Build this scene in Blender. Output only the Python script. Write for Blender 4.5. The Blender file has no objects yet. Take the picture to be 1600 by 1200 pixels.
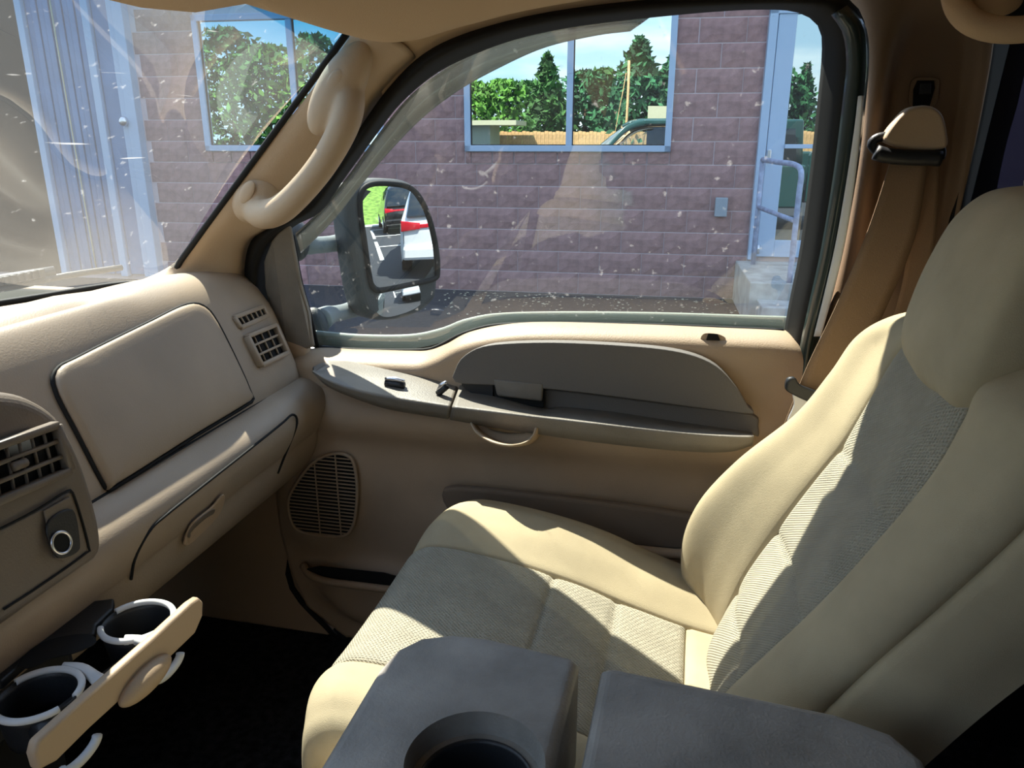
import bpy, bmesh, math, random
import numpy as np
from mathutils import Vector, Matrix

random.seed(7)
rng = np.random.default_rng(7)
sc = bpy.context.scene
col = sc.collection
PI = math.pi

# ------------------------------------------------------------------ camera
# world axes: +X to the rear of the truck, +Y to the passenger side, +Z up, metres
YAW, PITCH, FPX = math.radians(13), math.radians(17.7), 1200.0
EYE = np.array([0.0, 0.0, 1.5])
cd = bpy.data.cameras.new('camera')
cam = bpy.data.objects.new('camera', cd)
col.objects.link(cam)
cd.sensor_width = 36.0
cd.lens = 36.0 * FPX / 1600
cd.clip_start = 0.02
cd.clip_end = 400
cam.location = EYE
cam.rotation_euler = (PI / 2 - PITCH, 0, YAW)
sc.camera = cam

# ------------------------------------------------------------------ view
sc.view_settings.view_transform = 'Standard'
sc.view_settings.look = 'None'
sc.view_settings.exposure = 0.72
sc.view_settings.gamma = 1.0
sc.view_settings.use_curve_mapping = False

# ------------------------------------------------------------------ sky
w = bpy.data.worlds.new('sky')
sc.world = w
w.use_nodes = True
nt = w.node_tree
nt.nodes.clear()
N = nt.nodes.new
out = N('ShaderNodeOutputWorld')
bg = N('ShaderNodeBackground')
bg.inputs['Strength'].default_value = 1.8
tc = N('ShaderNodeTexCoord')
sep = N('ShaderNodeSeparateXYZ')
nt.links.new(tc.outputs['Generated'], sep.inputs[0])
rmp = N('ShaderNodeValToRGB')
rmp.color_ramp.elements[0].position = 0.0
rmp.color_ramp.elements[0].color = (0.42, 0.58, 0.72, 1)
rmp.color_ramp.elements[1].position = 0.6
rmp.color_ramp.elements[1].color = (0.20, 0.34, 0.60, 1)
nt.links.new(sep.outputs['Z'], rmp.inputs[0])
mp = N('ShaderNodeMapping')
mp.inputs['Scale'].default_value = (2.2, 2.2, 9.0)
nt.links.new(tc.outputs['Generated'], mp.inputs[0])
nz = N('ShaderNodeTexNoise')
nz.inputs['Scale'].default_value = 1.6
nz.inputs['Detail'].default_value = 6
nt.links.new(mp.outputs[0], nz.inputs[0])
cr = N('ShaderNodeValToRGB')
cr.color_ramp.elements[0].position = 0.47
cr.color_ramp.elements[0].color = (0, 0, 0, 1)
cr.color_ramp.elements[1].position = 0.68
cr.color_ramp.elements[1].color = (1, 1, 1, 1)
nt.links.new(nz.outputs[0], cr.inputs[0])
mx = N('ShaderNodeMixRGB')
mx.inputs[2].default_value = (0.80, 0.84, 0.88, 1)
nt.links.new(cr.outputs[0], mx.inputs[0])
nt.links.new(rmp.outputs[0], mx.inputs[1])
nt.links.new(mx.outputs[0], bg.inputs['Color'])
nt.links.new(bg.outputs[0], out.inputs[0])

# ------------------------------------------------------------------ sun
SUN = Vector((-0.50, 0.50, 1.0)).normalized()
sd = bpy.data.lights.new('sun', 'SUN')
sd.energy = 10.0
sd.angle = math.radians(0.6)
sd.color = (1.0, 0.93, 0.80)
so = bpy.data.objects.new('sun', sd)
so.rotation_euler = SUN.to_track_quat('Z', 'Y').to_euler()
so.location = (-6, 6, 12)
col.objects.link(so)

# ------------------------------------------------------------------ measuring helpers
_h = np.array([-math.sin(YAW), math.cos(YAW), 0.0]); _z = np.array([0, 0, 1.0])
_f = _h * math.cos(PITCH) - _z * math.sin(PITCH)
_r = np.array([math.cos(YAW), math.sin(YAW), 0.0]); _u = np.cross(_r, _f)
EXT = math.radians(3)                      # the building stands 3 degrees off the truck's axis
RX = np.array([[math.cos(EXT), -math.sin(EXT), 0], [math.sin(EXT), math.cos(EXT), 0], [0, 0, 1.0]])
WY = 7.4                                   # distance of the block wall

def ray(px, py): return _f * FPX + _r * (px - 800) - _u * (py - 600)
def P(px, py, x=None, y=None, z=None, n=None, c=None):
    r = ray(px, py)
    if n is not None:
        n = np.array(n); t = (np.array(c) - EYE) @ n / (r @ n)
    elif x is not None: t = (x - EYE[0]) / r[0]
    elif y is not None: t = (y - EYE[1]) / r[1]
    else: t = (z - EYE[2]) / r[2]
    return EYE + r * t
def Q(px, py, Y=WY):
    r = RX.T @ ray(px, py)
    return EYE + r * (Y / r[1])
def PL(pts, **k): return [P(a, b, **k) for a, b in pts]

# ------------------------------------------------------------------ materials
def lin(c):
    c = c / 255.0
    return c / 12.92 if c <= 0.04045 else ((c + 0.055) / 1.055) ** 2.4
def rgb(t): return (lin(t[0]), lin(t[1]), lin(t[2]), 1)

def pm(name, c, rough=0.6, bump=0.0, bscale=300.0, var=0.0, vscale=6.0, metal=0.0, spec=0.5, wave=None, sheen=0.0, coat=0.0, var2=None):
    m = bpy.data.materials.new(name)
    m.use_nodes = True
    nt = m.node_tree
    b = nt.nodes['Principled BSDF']
    b.inputs['Base Color'].default_value = rgb(c)
    b.inputs['Roughness'].default_value = rough
    b.inputs['Metallic'].default_value = metal
    b.inputs['Specular IOR Level'].default_value = spec
    b.inputs['Sheen Weight'].default_value = sheen
    b.inputs['Coat Weight'].default_value = coat
    t = nt.nodes.new('ShaderNodeTexCoord')
    if var > 0:
        n = nt.nodes.new('ShaderNodeTexNoise'); n.inputs['Scale'].default_value = vscale; n.inputs['Detail'].default_value = 5
        nt.links.new(t.outputs['Object'], n.inputs[0])
        x = nt.nodes.new('ShaderNodeMixRGB')
        x.inputs[1].default_value = rgb(tuple(max(0, v * (1 - var)) for v in c))
        x.inputs[2].default_value = rgb(var2 if var2 else tuple(min(255, v * (1 + var)) for v in c))
        r = nt.nodes.new('ShaderNodeValToRGB'); r.color_ramp.elements[0].position = 0.35; r.color_ramp.elements[1].position = 0.65
        nt.links.new(n.outputs[0], r.inputs[0]); nt.links.new(r.outputs[0], x.inputs[0])
        nt.links.new(x.outputs[0], b.inputs['Base Color'])
    if bump > 0:
        bp = nt.nodes.new('ShaderNodeBump'); bp.inputs['Strength'].default_value = bump; bp.inputs['Distance'].default_value = 0.002
        if wave:
            # woven cloth: two crossed wave bands
            a = nt.nodes.new('ShaderNodeTexWave'); a.inputs['Scale'].default_value = wave; a.bands_direction = 'DIAGONAL'; a.inputs['Distortion'].default_value = 1.5; a.inputs['Detail Scale'].default_value = 4
            c2 = nt.nodes.new('ShaderNodeTexWave'); c2.inputs['Scale'].default_value = wave * 0.8; c2.bands_direction = 'Y'; c2.inputs['Distortion'].default_value = 2.5; c2.inputs['Detail Scale'].default_value = 6
            nt.links.new(t.outputs['Object'], a.inputs[0]); nt.links.new(t.outputs['Object'], c2.inputs[0])
            mu = nt.nodes.new('ShaderNodeMath'); mu.operation = 'MULTIPLY'
            nt.links.new(a.outputs['Fac'], mu.inputs[0]); nt.links.new(c2.outputs['Fac'], mu.inputs[1])
            nt.links.new(mu.outputs[0], bp.inputs['Height'])
        else:
            n = nt.nodes.new('ShaderNodeTexNoise'); n.inputs['Scale'].default_value = bscale; n.inputs['Detail'].default_value = 4
            nt.links.new(t.outputs['Object'], n.inputs[0]); nt.links.new(n.outputs[0], bp.inputs['Height'])
        nt.links.new(bp.outputs[0], b.inputs['Normal'])
    return m

def glass_mat(name, tint, ior=1.5, fpow=5, band=None, dirt_haze=0.0, streaks=False):
    m = bpy.data.materials.new(name); m.use_nodes = True
    nt = m.node_tree; nt.nodes.clear(); A = nt.nodes.new; L = nt.links.new
    o = A('ShaderNodeOutputMaterial'); tr = A('ShaderNodeBsdfTransparent'); gl = A('ShaderNodeBsdfGlossy'); gl.inputs['Roughness'].default_value = 0.0
    tr.inputs[0].default_value = (*tint, 1)
    # Schlick reflectance of a thin pane, the same from both sides
    lw = A('ShaderNodeLayerWeight'); lw.inputs[0].default_value = 0.5
    pw = A('ShaderNodeMath'); pw.operation = 'POWER'; L(lw.outputs['Facing'], pw.inputs[0]); pw.inputs[1].default_value = fpow
    f0 = 2 * ((ior - 1) / (ior + 1)) ** 2
    ma = A('ShaderNodeMath'); ma.operation = 'MULTIPLY_ADD'; L(pw.outputs[0], ma.inputs[0]); ma.inputs[1].default_value = 1 - f0; ma.inputs[2].default_value = f0
    mix = A('ShaderNodeMixShader'); L(ma.outputs[0], mix.inputs[0]); L(tr.outputs[0], mix.inputs[1]); L(gl.outputs[0], mix.inputs[2])
    t = A('ShaderNodeTexCoord')
    if band:
        s = A('ShaderNodeSeparateXYZ'); L(t.outputs['Object'], s.inputs[0])
        r = A('ShaderNodeMapRange'); r.inputs['From Min'].default_value = band[0]; r.inputs['From Max'].default_value = band[1]
        L(s.outputs['Z'], r.inputs['Value'])
        mc = A('ShaderNodeMixRGB'); mc.inputs[1].default_value = (*tint, 1); mc.inputs[2].default_value = (*band[2], 1)
        L(r.outputs[0], mc.inputs[0]); L(mc.outputs[0], tr.inputs[0])
    last = mix
    if dirt_haze > 0:
        df = A('ShaderNodeBsdfDiffuse'); df.inputs[0].default_value = (.75, .75, .72, 1)
        tl = A('ShaderNodeBsdfTranslucent'); tl.inputs[0].default_value = (.75, .75, .72, 1)
        ad = A('ShaderNodeMixShader'); ad.inputs[0].default_value = 0.5; L(df.outputs[0], ad.inputs[1]); L(tl.outputs[0], ad.inputs[2])
        n = A('ShaderNodeTexNoise'); n.inputs['Scale'].default_value = 70; n.inputs['Detail'].default_value = 3
        L(t.outputs['Object'], n.inputs[0])
        r = A('ShaderNodeValToRGB'); r.color_ramp.elements[0].position = 0.66; r.color_ramp.elements[0].color = (dirt_haze, dirt_haze, dirt_haze, 1)
        r.color_ramp.elements[1].position = 0.76; r.color_ramp.elements[1].color = (dirt_haze + .22, dirt_haze + .22, dirt_haze + .22, 1)
        L(n.outputs[0], r.inputs[0])
        fac = r.outputs[0]
        if streaks:
            mp = A('ShaderNodeMapping'); mp.inputs['Scale'].default_value = (14, 9, 160); mp.inputs['Rotation'].default_value = (0.25, 0.1, 0)
            L(t.outputs['Object'], mp.inputs[0])
            n2 = A('ShaderNodeTexNoise'); n2.inputs['Scale'].default_value = 1.0; n2.inputs['Detail'].default_value = 1
            L(mp.outputs[0], n2.inputs[0])
            r2 = A('ShaderNodeValToRGB'); r2.color_ramp.elements[0].position = 0.76; r2.color_ramp.elements[1].position = 0.80
            r2.color_ramp.elements[1].color = (.4, .4, .4, 1)
            L(n2.outputs[0], r2.inputs[0])
            mm = A('ShaderNodeMath'); mm.operation = 'ADD'; L(fac, mm.inputs[0]); L(r2.outputs[0], mm.inputs[1]); fac = mm.outputs[0]
        m2 = A('ShaderNodeMixShader'); L(fac, m2.inputs[0]); L(mix.outputs[0], m2.inputs[1]); L(ad.outputs[0], m2.inputs[2]); last = m2
    L(last.outputs[0], o.inputs[0])
    return m

M = dict(
    tan=pm('tan_plastic', (180, 155, 128), .5, .12, 500),
    tan_soft=pm('tan_soft_plastic', (168, 145, 120), .55, .25, 380, var=.05, vscale=5),
    pillar=pm('pillar_plastic', (188, 164, 136), .55, .15, 420),
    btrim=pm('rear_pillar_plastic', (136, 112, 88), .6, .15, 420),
    dash=pm('dash_plastic', (164, 146, 126), .48, .18, 420, var=.05, vscale=4),
    bezel=pm('bezel_plastic', (120, 108, 96), .45, .2, 420),
    grey=pm('grey_armrest_plastic', (124, 117, 108), .5, .35, 350, var=.06, vscale=14),
    grey2=pm('grey_pad_vinyl', (108, 102, 96), .6, .35, 350),
    brown=pm('brown_pocket_carpet', (118, 102, 86), .9, .4, 900),
    headliner=pm('headliner_cloth', (196, 168, 134), .95, .3, 700),
    cloth=pm('plain_seat_cloth', (180, 165, 136), .95, .35, 1100, var=.04, vscale=9, spec=.15),
    weave=pm('woven_seat_cloth', (172, 164, 146), .95, 1.0, wave=110, spec=.1, var=.03, vscale=20),
    console=pm('console_vinyl', (142, 138, 132), .5, .35, 320, var=.13, vscale=12),
    black=pm('black_rubber', (24, 24, 24), .7, spec=.3),
    blackp=pm('black_plastic', (34, 36, 40), .45, .2, 400),
    hole=pm('dark_void', (8, 8, 9), .9),
    carpet=pm('black_carpet', (40, 40, 42), 1.0, .8, 700, var=.3, vscale=60, spec=.1),
    belt=pm('tan_webbing', (138, 112, 86), .75, .4, 900),
    chrome=pm('brushed_steel', (215, 215, 220), .28, metal=1.0),
    white=pm('white_rubber_ring', (215, 215, 215), .5),
    mirror=pm('mirror_silver', (225, 230, 232), 0.0, metal=1.0),
    mhouse=pm('mirror_housing_plastic', (58, 62, 64), .55, .4, 300),
    block=pm('purple_split_face_block', (158, 126, 124), .92, .9, 75, var=.08, vscale=14, spec=.2),
    mortar=pm('mortar', (205, 188, 192), .95, .5, 200),
    frame=pm('blue_grey_aluminium', (168, 188, 212), .45, spec=.4),
    bluep=pm('blue_ribbed_metal', (104, 132, 168), .5, var=.05, vscale=3),
    asphalt=pm('asphalt', (46, 48, 54), .9, .9, 120, var=.15, vscale=30),
    concrete=pm('concrete', (170, 170, 168), .9, .5, 120, var=.1, vscale=8),
    grass=pm('grass', (104, 138, 56), .95, .6, 60, var=.2, vscale=3),
    leaf1=pm('green_leaf', (60, 98, 46), .8, var=.3, vscale=2),
    leaf2=pm('dark_green_leaf', (44, 92, 58), .8, var=.3, vscale=2),
    leaf3=pm('bright_green_leaf', (84, 126, 46), .8, var=.2, vscale=2),
    bark=pm('bark', (90, 70, 55), .9, .8, 30),
    wood=pm('fence_wood', (205, 160, 115), .85, .3, 30, var=.1, vscale=5),
    roofing=pm('roof_shingle', (150, 130, 115), .9),
    housewall=pm('house_paint', (150, 160, 150), .8),
    molding=pm('grey_green_molding', (136, 148, 142), .6),
    armgrey=pm('mirror_arm_plastic', (120, 128, 130), .5),
    latch=pm('latch_steel', (205, 205, 210), .4, metal=.3),
    teal=pm('dark_teal_paint', (34, 74, 74), .22, coat=.8),
    doorseal=pm('dark_green_painted_jamb', (30, 44, 42), .3, coat=.4),
    wcar=pm('white_car_paint', (232, 234, 238), .25, coat=.8),
    bcar=pm('black_car_paint', (14, 16, 20), .2, coat=.8),
    red=pm('red_lamp_plastic', (200, 14, 40), .15),
    cglass=pm('car_glass', (20, 30, 36), .03, spec=.9),
    paint=pm('white_road_paint', (225, 225, 222), .8),
    debris=pm('pale_leaf_litter', (190, 185, 160), .9),
    steelbox=pm('grey_cover', (150, 160, 170), .4),
    raillt=pm('rail_paint', (150, 160, 186), .5, var=.1, vscale=20),
    amber=pm('amber_reflector', (210, 80, 30), .2),
)
M['glass'] = glass_mat('side_glass', (.80, .86, .85), 1.6, 4.5, dirt_haze=.012)
M['wglass'] = glass_mat('windshield_glass', (.78, .84, .84), 1.6, 3.4, band=(1.585, 1.66, (.03, .36, .56)), dirt_haze=.065, streaks=True)  # besides real dust, the even veil paints haze of dash reflections
M['tglass'] = glass_mat('tinted_glass', (.16, .16, .20), 1.5)
M['visor'] = glass_mat('smoked_visor', (.22, .22, .20), 1.4, dirt_haze=.12)
def window_mirror(name, base):
    m = bpy.data.materials.new(name); m.use_nodes = True
    nt = m.node_tree; nt.nodes.clear()
    o = nt.nodes.new('ShaderNodeOutputMaterial'); g = nt.nodes.new('ShaderNodeBsdfGlossy'); g.inputs['Color'].default_value = (.86, .95, .93, 1); g.inputs['Roughness'].default_value = 0.003
    d = nt.nodes.new('ShaderNodeBsdfDiffuse'); d.inputs['Color'].default_value = (.02, .03, .04, 1)
    mx = nt.nodes.new('ShaderNodeMixShader'); mx.inputs[0].default_value = base
    n = nt.nodes.new('ShaderNodeTexNoise'); n.inputs['Scale'].default_value = 1.3
    b = nt.nodes.new('ShaderNodeBump'); b.inputs['Strength'].default_value = .03; b.inputs['Distance'].default_value = .01
    t = nt.nodes.new('ShaderNodeTexCoord'); nt.links.new(t.outputs['Object'], n.inputs[0]); nt.links.new(n.outputs[0], b.inputs['Height']); nt.links.new(b.outputs[0], g.inputs['Normal'])
    nt.links.new(d.outputs[0], mx.inputs[1]); nt.links.new(g.outputs[0], mx.inputs[2]); nt.links.new(mx.outputs[0], o.inputs[0])
    return m
M['winmirror'] = window_mirror('coated_window_glass', .80)
M['doormirror'] = window_mirror('dark_door_glass', .55)

# ------------------------------------------------------------------ object helpers
def props(o, label=None, cat=None, group=None, kind=None):
    if label: o['label'] = label
    if cat: o['category'] = cat
    if group: o['group'] = group
    if kind: o['kind'] = kind
    return o

def thing(name, label, cat, loc=(0, 0, 0), ext=False, group=None, kind=None):
    e = bpy.data.objects.new(name, None)
    e.empty_display_size = .05
    L = Vector(loc)
    if ext:
        R = Matrix.Rotation(EXT, 4, 'Z')
        e.location = R @ L; e.rotation_euler = (0, 0, EXT)
    else:
        e.location = L
    e['_o'] = tuple(L)
    col.objects.link(e)
    props(e, label, cat, group, kind)
    return e

def link(o, parent=None, ext=False):
    col.objects.link(o)
    if parent is not None:
        o.parent = parent
        if parent.type == 'EMPTY':
            o.matrix_parent_inverse = Matrix.Translation(-Vector(parent['_o']))
    elif ext:
        o.rotation_euler = (0, 0, EXT)
    return o

def mk(name, verts, faces, mat, parent=None, smooth=True, ext=False, sharp=None):
    me = bpy.data.meshes.new(name)
    me.from_pydata([tuple(map(float, v)) for v in verts], [], faces)
    me.validate()
    bm = bmesh.new(); bm.from_mesh(me); bmesh.ops.recalc_face_normals(bm, faces=bm.faces); bm.to_mesh(me); bm.free()
    o = bpy.data.objects.new(name, me)
    me.materials.append(M[mat] if isinstance(mat, str) else mat)
    if smooth:
        me.polygons.foreach_set('use_smooth', [True] * len(me.polygons))
    link(o, parent, ext)
    return o

def bevel(o, wd, seg=3, ang=40):
    b = o.modifiers.new('bevel', 'BEVEL'); b.width = wd; b.segments = seg; b.limit_method = 'ANGLE'; b.angle_limit = math.radians(ang)
    b.harden_normals = False
    return o
def solid(o, t, off=-1):
    s = o.modifiers.new('solid', 'SOLIDIFY'); s.thickness = t; s.offset = off
    return o

def crv(pts, n, closed=False):
    """Catmull-Rom through pts, n samples evenly spaced by length"""
    p = np.array(pts, float); m = len(p)
    if m == 2 and not closed:
        t = np.linspace(0, 1, n)[:, None]; return p[0] * (1 - t) + p[1] * t
    dense = []
    segs = m if closed else m - 1
    for i in range(segs):
        if closed: a, b, c, d = p[(i - 1) % m], p[i], p[(i + 1) % m], p[(i + 2) % m]
        else:
            b, c = p[i], p[i + 1]
            a = p[i - 1] if i > 0 else 2 * b - c
            d = p[i + 2] if i + 2 < m else 2 * c - b
        for t in np.linspace(0, 1, 12, endpoint=False):
            dense.append(.5 * ((2 * b) + (-a + c) * t + (2 * a - 5 * b + 4 * c - d) * t * t + (-a + 3 * b - 3 * c + d) * t ** 3))
    dense.append(p[0] if closed else p[-1])
    dense = np.array(dense)
    L = np.concatenate([[0], np.cumsum(np.linalg.norm(np.diff(dense, axis=0), axis=1))])
    s = np.linspace(0, L[-1], n + 1 if closed else n)
    r = np.stack([np.interp(s, L, dense[:, k]) for k in range(dense.shape[1])], 1)
    return r[:-1] if closed else r

def crm(a, n):
    """parametric Catmull-Rom along axis 0 of array a (m, ...) -> n samples"""
    a = np.array(a, float); m = len(a); o = []
    for s in np.linspace(0, m - 1, n):
        i = min(int(s), m - 2); t = s - i
        b, c = a[i], a[i + 1]
        p = a[i - 1] if i > 0 else 2 * b - c
        d = a[i + 2] if i + 2 < m else 2 * c - b
        o.append(.5 * ((2 * b) + (-p + c) * t + (2 * p - 5 * b + 4 * c - d) * t * t + (-p + 3 * b - 3 * c + d) * t ** 3))
    return np.array(o)

def gridmesh(name, G, mat, parent=None, smooth=True, closeu=False, closev=False, ext=False):
    nu, nv = G.shape[:2]
    V = G.reshape(-1, 3); F = []
    for i in range(nu if closeu else nu - 1):
        for j in range(nv if closev else nv - 1):
            a, b = i, (i + 1) % nu; c, d = j, (j + 1) % nv
            F.append((a * nv + c, b * nv + c, b * nv + d, a * nv + d))
    return mk(name, V, F, mat, parent, smooth, ext)

def loft(name, curves, mat, nu=40, nv=12, parent=None, thick=0, ext=False, fn=None):
    C = np.array([crv(c, nu) for c in curves])
    G = crm(C, nv) if len(curves) > 2 else np.array([C[0] * (1 - t) + C[1] * t for t in np.linspace(0, 1, nv)])
    if fn: G = fn(G)
    o = gridmesh(name, G, mat, parent, ext=ext)
    if thick: solid(o, thick, 0)
    return o

def plate(name, pts, n, h, mat, parent=None, bev=0.003, ns=0, seg=3, ext=False, smooth=True):
    """outline (3D points, flat) extruded by h along n, edges rounded; ns>0 smooths the outline"""
    p = crv(pts, ns, True) if ns else np.array(pts, float)
    n = np.array(n, float); n /= np.linalg.norm(n); k = len(p)
    V = list(p) + list(p + n * h)
    F = [tuple(range(k)), tuple(range(2 * k - 1, k - 1, -1))]
    F += [(i, (i + 1) % k, k + (i + 1) % k, k + i) for i in range(k)]
    o = mk(name, V, F, mat, parent, False, ext)
    if smooth:
        for pl in o.data.polygons: pl.use_smooth = len(pl.vertices) == 4
    if bev: bevel(o, bev, seg, 50)
    return o

def tube(name, pts, rad, mat, parent=None, n=24, seg=14, flat=None, closed=False, ext=False, caps=True):
    """rad: scalar or list; flat=(axis, factor) squeezes the section along a world axis"""
    c = crv(pts, n, closed); m = len(c)
    rr = np.interp(np.linspace(0, 1, m), np.linspace(0, 1, len(rad)), rad) if hasattr(rad, '__len__') else np.full(m, rad)
    T = np.gradient(c, axis=0) if not closed else np.roll(c, -1, 0) - np.roll(c, 1, 0)
    T /= np.linalg.norm(T, axis=1)[:, None]
    up = np.array([0, 0, 1.0]) if abs(T[0][2]) < .9 else np.array([0, 1.0, 0])
    G = []
    s = np.cross(T[0], up); s /= np.linalg.norm(s)
    for i in range(m):
        s = s - T[i] * (s @ T[i]); s /= np.linalg.norm(s); q = np.cross(T[i], s)
        ring = []
        for a in np.linspace(0, 2 * PI, seg, endpoint=False):
            v = (s * math.cos(a) + q * math.sin(a)) * rr[i]
            if flat is not None:
                ax = np.array(flat[0], float); v = v + ax * (v @ ax) * (flat[1] - 1)
            ring.append(c[i] + v)
        G.append(ring)
    G = np.array(G)
    V = list(G.reshape(-1, 3)); F = []
    for i in range(m if closed else m - 1):
        for j in range(seg):
            a, b = i * seg, ((i + 1) % m) * seg; k = (j + 1) % seg
            F.append((a + j, b + j, b + k, a + k))
    if caps and not closed:
        F.append(tuple(range(seg))); F.append(tuple((m - 1) * seg + j for j in range(seg - 1, -1, -1)))
    return mk(name, V, F, mat, parent, True, ext)

def box(name, lo, hi, mat, parent=None, bev=0.0, ext=False, seg=2):
    x0, y0, z0 = lo; x1, y1, z1 = hi
    V = [(x0, y0, z0), (x1, y0, z0), (x1, y1, z0), (x0, y1, z0), (x0, y0, z1), (x1, y0, z1), (x1, y1, z1), (x0, y1, z1)]
    F = [(0, 3, 2, 1), (4, 5, 6, 7), (0, 1, 5, 4), (1, 2, 6, 5), (2, 3, 7, 6), (3, 0, 4, 7)]
    o = mk(name, V, F, mat, parent, False, ext)
    if bev: bevel(o, bev, seg, 30)
    return o

def ellipsoid(name, c, r, mat, parent=None, R=None, n=20, power=1.0, ext=False):
    G = []
    for i in range(n + 1):
        a = -PI / 2 + PI * i / n; row = []
        for j in range(2 * n):
            b = 2 * PI * j / (2 * n)
            f = lambda v: math.copysign(abs(v) ** power, v)
            v = np.array([f(math.cos(a)) * f(math.cos(b)) * r[0], f(math.cos(a)) * f(math.sin(b)) * r[1], f(math.sin(a)) * r[2]])
            if R is not None: v = np.array(R) @ v
            row.append(np.array(c) + v)
        G.append(row)
    return gridmesh(name, np.array(G), mat, parent, closev=True, ext=ext)

def merge(objs, name=None):
    """join several helper meshes (with their modifiers) into the first one"""
    dg = bpy.context.evaluated_depsgraph_get(); dg.update()
    bm = bmesh.new(); mats = []
    for o in objs:
        me = bpy.data.meshes.new_from_object(o.evaluated_get(dg))
        base = len(bm.faces)
        for mt in me.materials:
            if mt not in mats: mats.append(mt)
        idx = mats.index(me.materials[0])
        bm.from_mesh(me); bm.faces.ensure_lookup_table()
        for f in bm.faces[base:]: f.material_index = idx
        bpy.data.meshes.remove(me)
    o = objs[0]; me = bpy.data.meshes.new(name or o.name); bm.to_mesh(me); bm.free()
    for mt in mats: me.materials.append(mt)
    o.modifiers.clear(); o.data = me
    for q in objs[1:]: bpy.data.objects.remove(q)
    return o

def cut(o, cutters, mat=None):
    for c in cutters:
        b = o.modifiers.new('cut', 'BOOLEAN'); b.operation = 'DIFFERENCE'; b.object = c; b.solver = 'EXACT'
    dg = bpy.context.evaluated_depsgraph_get(); dg.update()
    me = bpy.data.meshes.new_from_object(o.evaluated_get(dg))
    o.modifiers.clear(); o.data = me
    for c in cutters: bpy.data.objects.remove(c)
    return o

# =================================================================== SETTING: ground and building
GZ = 0.06
g = mk('ground', [(-40, -45, GZ), (40, -45, GZ), (40, 12, GZ), (-40, 12, GZ)], [(0, 1, 2, 3)], 'asphalt', ext=True, smooth=False)
props(g, kind='structure')

H, BL, J = 0.2023, 0.3965, 0.010
# split-face block meshes, four variants in two lengths, front towards -Y
def block_mesh(length, seed):
    r = np.random.default_rng(seed)
    nx = 5 if length > .3 else 4; nz = 4
    X = np.linspace(0, length - J, nx); Z = np.linspace(0, H - J, nz)
    V = []; F = []
    for j, z in enumerate(Z):
        for i, x in enumerate(X):
            edge = i in (0, nx - 1) or j in (0, nz - 1)
            V.append((x, -.005 if edge else -.012 - r.random() * .008, z))
    for j in range(nz - 1):
        for i in range(nx - 1):
            a = j * nx + i; F.append((a, a + 1, a + nx + 1, a + nx))
    b = len(V)
    V += [(0, .02, 0), (length - J, .02, 0), (length - J, .02, H - J), (0, .02, H - J)]
    bot = list(range(nx)); top = list(range((nz - 1) * nx, nz * nx)); lef = [j * nx for j in range(nz)]; rig = [j * nx + nx - 1 for j in range(nz)]
    F += [tuple([b] + [b + 1] + bot[::-1]), tuple([b + 3] + top + [b + 2]), tuple([b] + lef + [b + 3]), tuple([b + 1, b + 2] + rig[::-1])]
    me = bpy.data.meshes.new('block'); me.from_pydata(V, [], F)
    bm = bmesh.new(); bm.from_mesh(me); bmesh.ops.recalc_face_normals(bm, faces=bm.faces); bm.to_mesh(me); bm.free()
    me.materials.append(M['block'])
    return me
_bm = {}
def bmesh_for(L, k):
    key = (round(L, 3), k)
    if key not in _bm: _bm[key] = block_mesh(L, hash(key) % 9999)
    return _bm[key]

wall = mk('wall_right', [(-14, WY, 0), (9, WY, 0), (9, WY, 4.6), (-14, WY, 4.6), (-14, WY + .3, 0), (9, WY + .3, 0), (9, WY + .3, 4.6), (-14, WY + .3, 4.6)],
          [(0, 1, 2, 3), (4, 7, 6, 5), (3, 2, 6, 7), (0, 4, 5, 1), (0, 3, 7, 4), (1, 5, 6, 2)], 'mortar', smooth=False, ext=True)
props(wall, 'purple split-face concrete block wall of the building outside', kind='structure')
# building mass so that its shadow falls on the asphalt
bld = box('building_shell', (-14, WY + .31, 0), (9, WY + 8, 4.6), 'mortar', ext=True)
props(bld, kind='structure')
WINS = [(-4.40, -2.545, 1.385, 2.62), (-1.748, .150, 1.388, 2.62)]
WALLX0, WALLX1 = -5.06, 0.905
def free(x0, x1, z0, z1):
    for a, b, c, d in WINS:
        if x1 > a + .01 and x0 < b - .01 and z1 > c - .09 and z0 < d: return False
    return True
nb = 0
rows = 13
for k in range(rows):
    z0 = .067 + k * H
    off = -1.84 + (BL / 2 if k % 2 else 0)
    x = off - math.ceil((off - WALLX0) / BL) * BL
    while x < WALLX1:
        a, b = max(x, WALLX0), min(x + BL, WALLX1)
        spans = [(a, b)]
        for wa, wb, wc, wd in WINS:
            if z0 + H > wc - .07 and z0 < wd:
                ns = []
                for s, e in spans:
                    if e <= wa or s >= wb: ns.append((s, e))
                    else:
                        if s < wa: ns.append((s, wa))
                        if e > wb: ns.append((wb, e))
                spans = ns
        for s, e in spans:
            if e - s < .05: continue
            o = bpy.data.objects.new('block', bmesh_for(round(e - s, 2), nb % 4))
            o.location = (s, WY, z0)
            col.objects.link(o); o.parent = wall
            nb += 1
        x += BL
# sill course of short blocks beneath each window
for wa, wb, wc, wd in WINS:
    x = wa; i = 0
    while x < wb - .02:
        L = .06 if i == 0 else min(.205, wb - x)
        me = bmesh_for(round(L, 2), 5)
        o = bpy.data.objects.new('sill_block', me); o.location = (x, WY - .012, wc - .105); o.scale = (1, 1, .5)
        col.objects.link(o); o.parent = wall; x += L; i += 1

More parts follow.
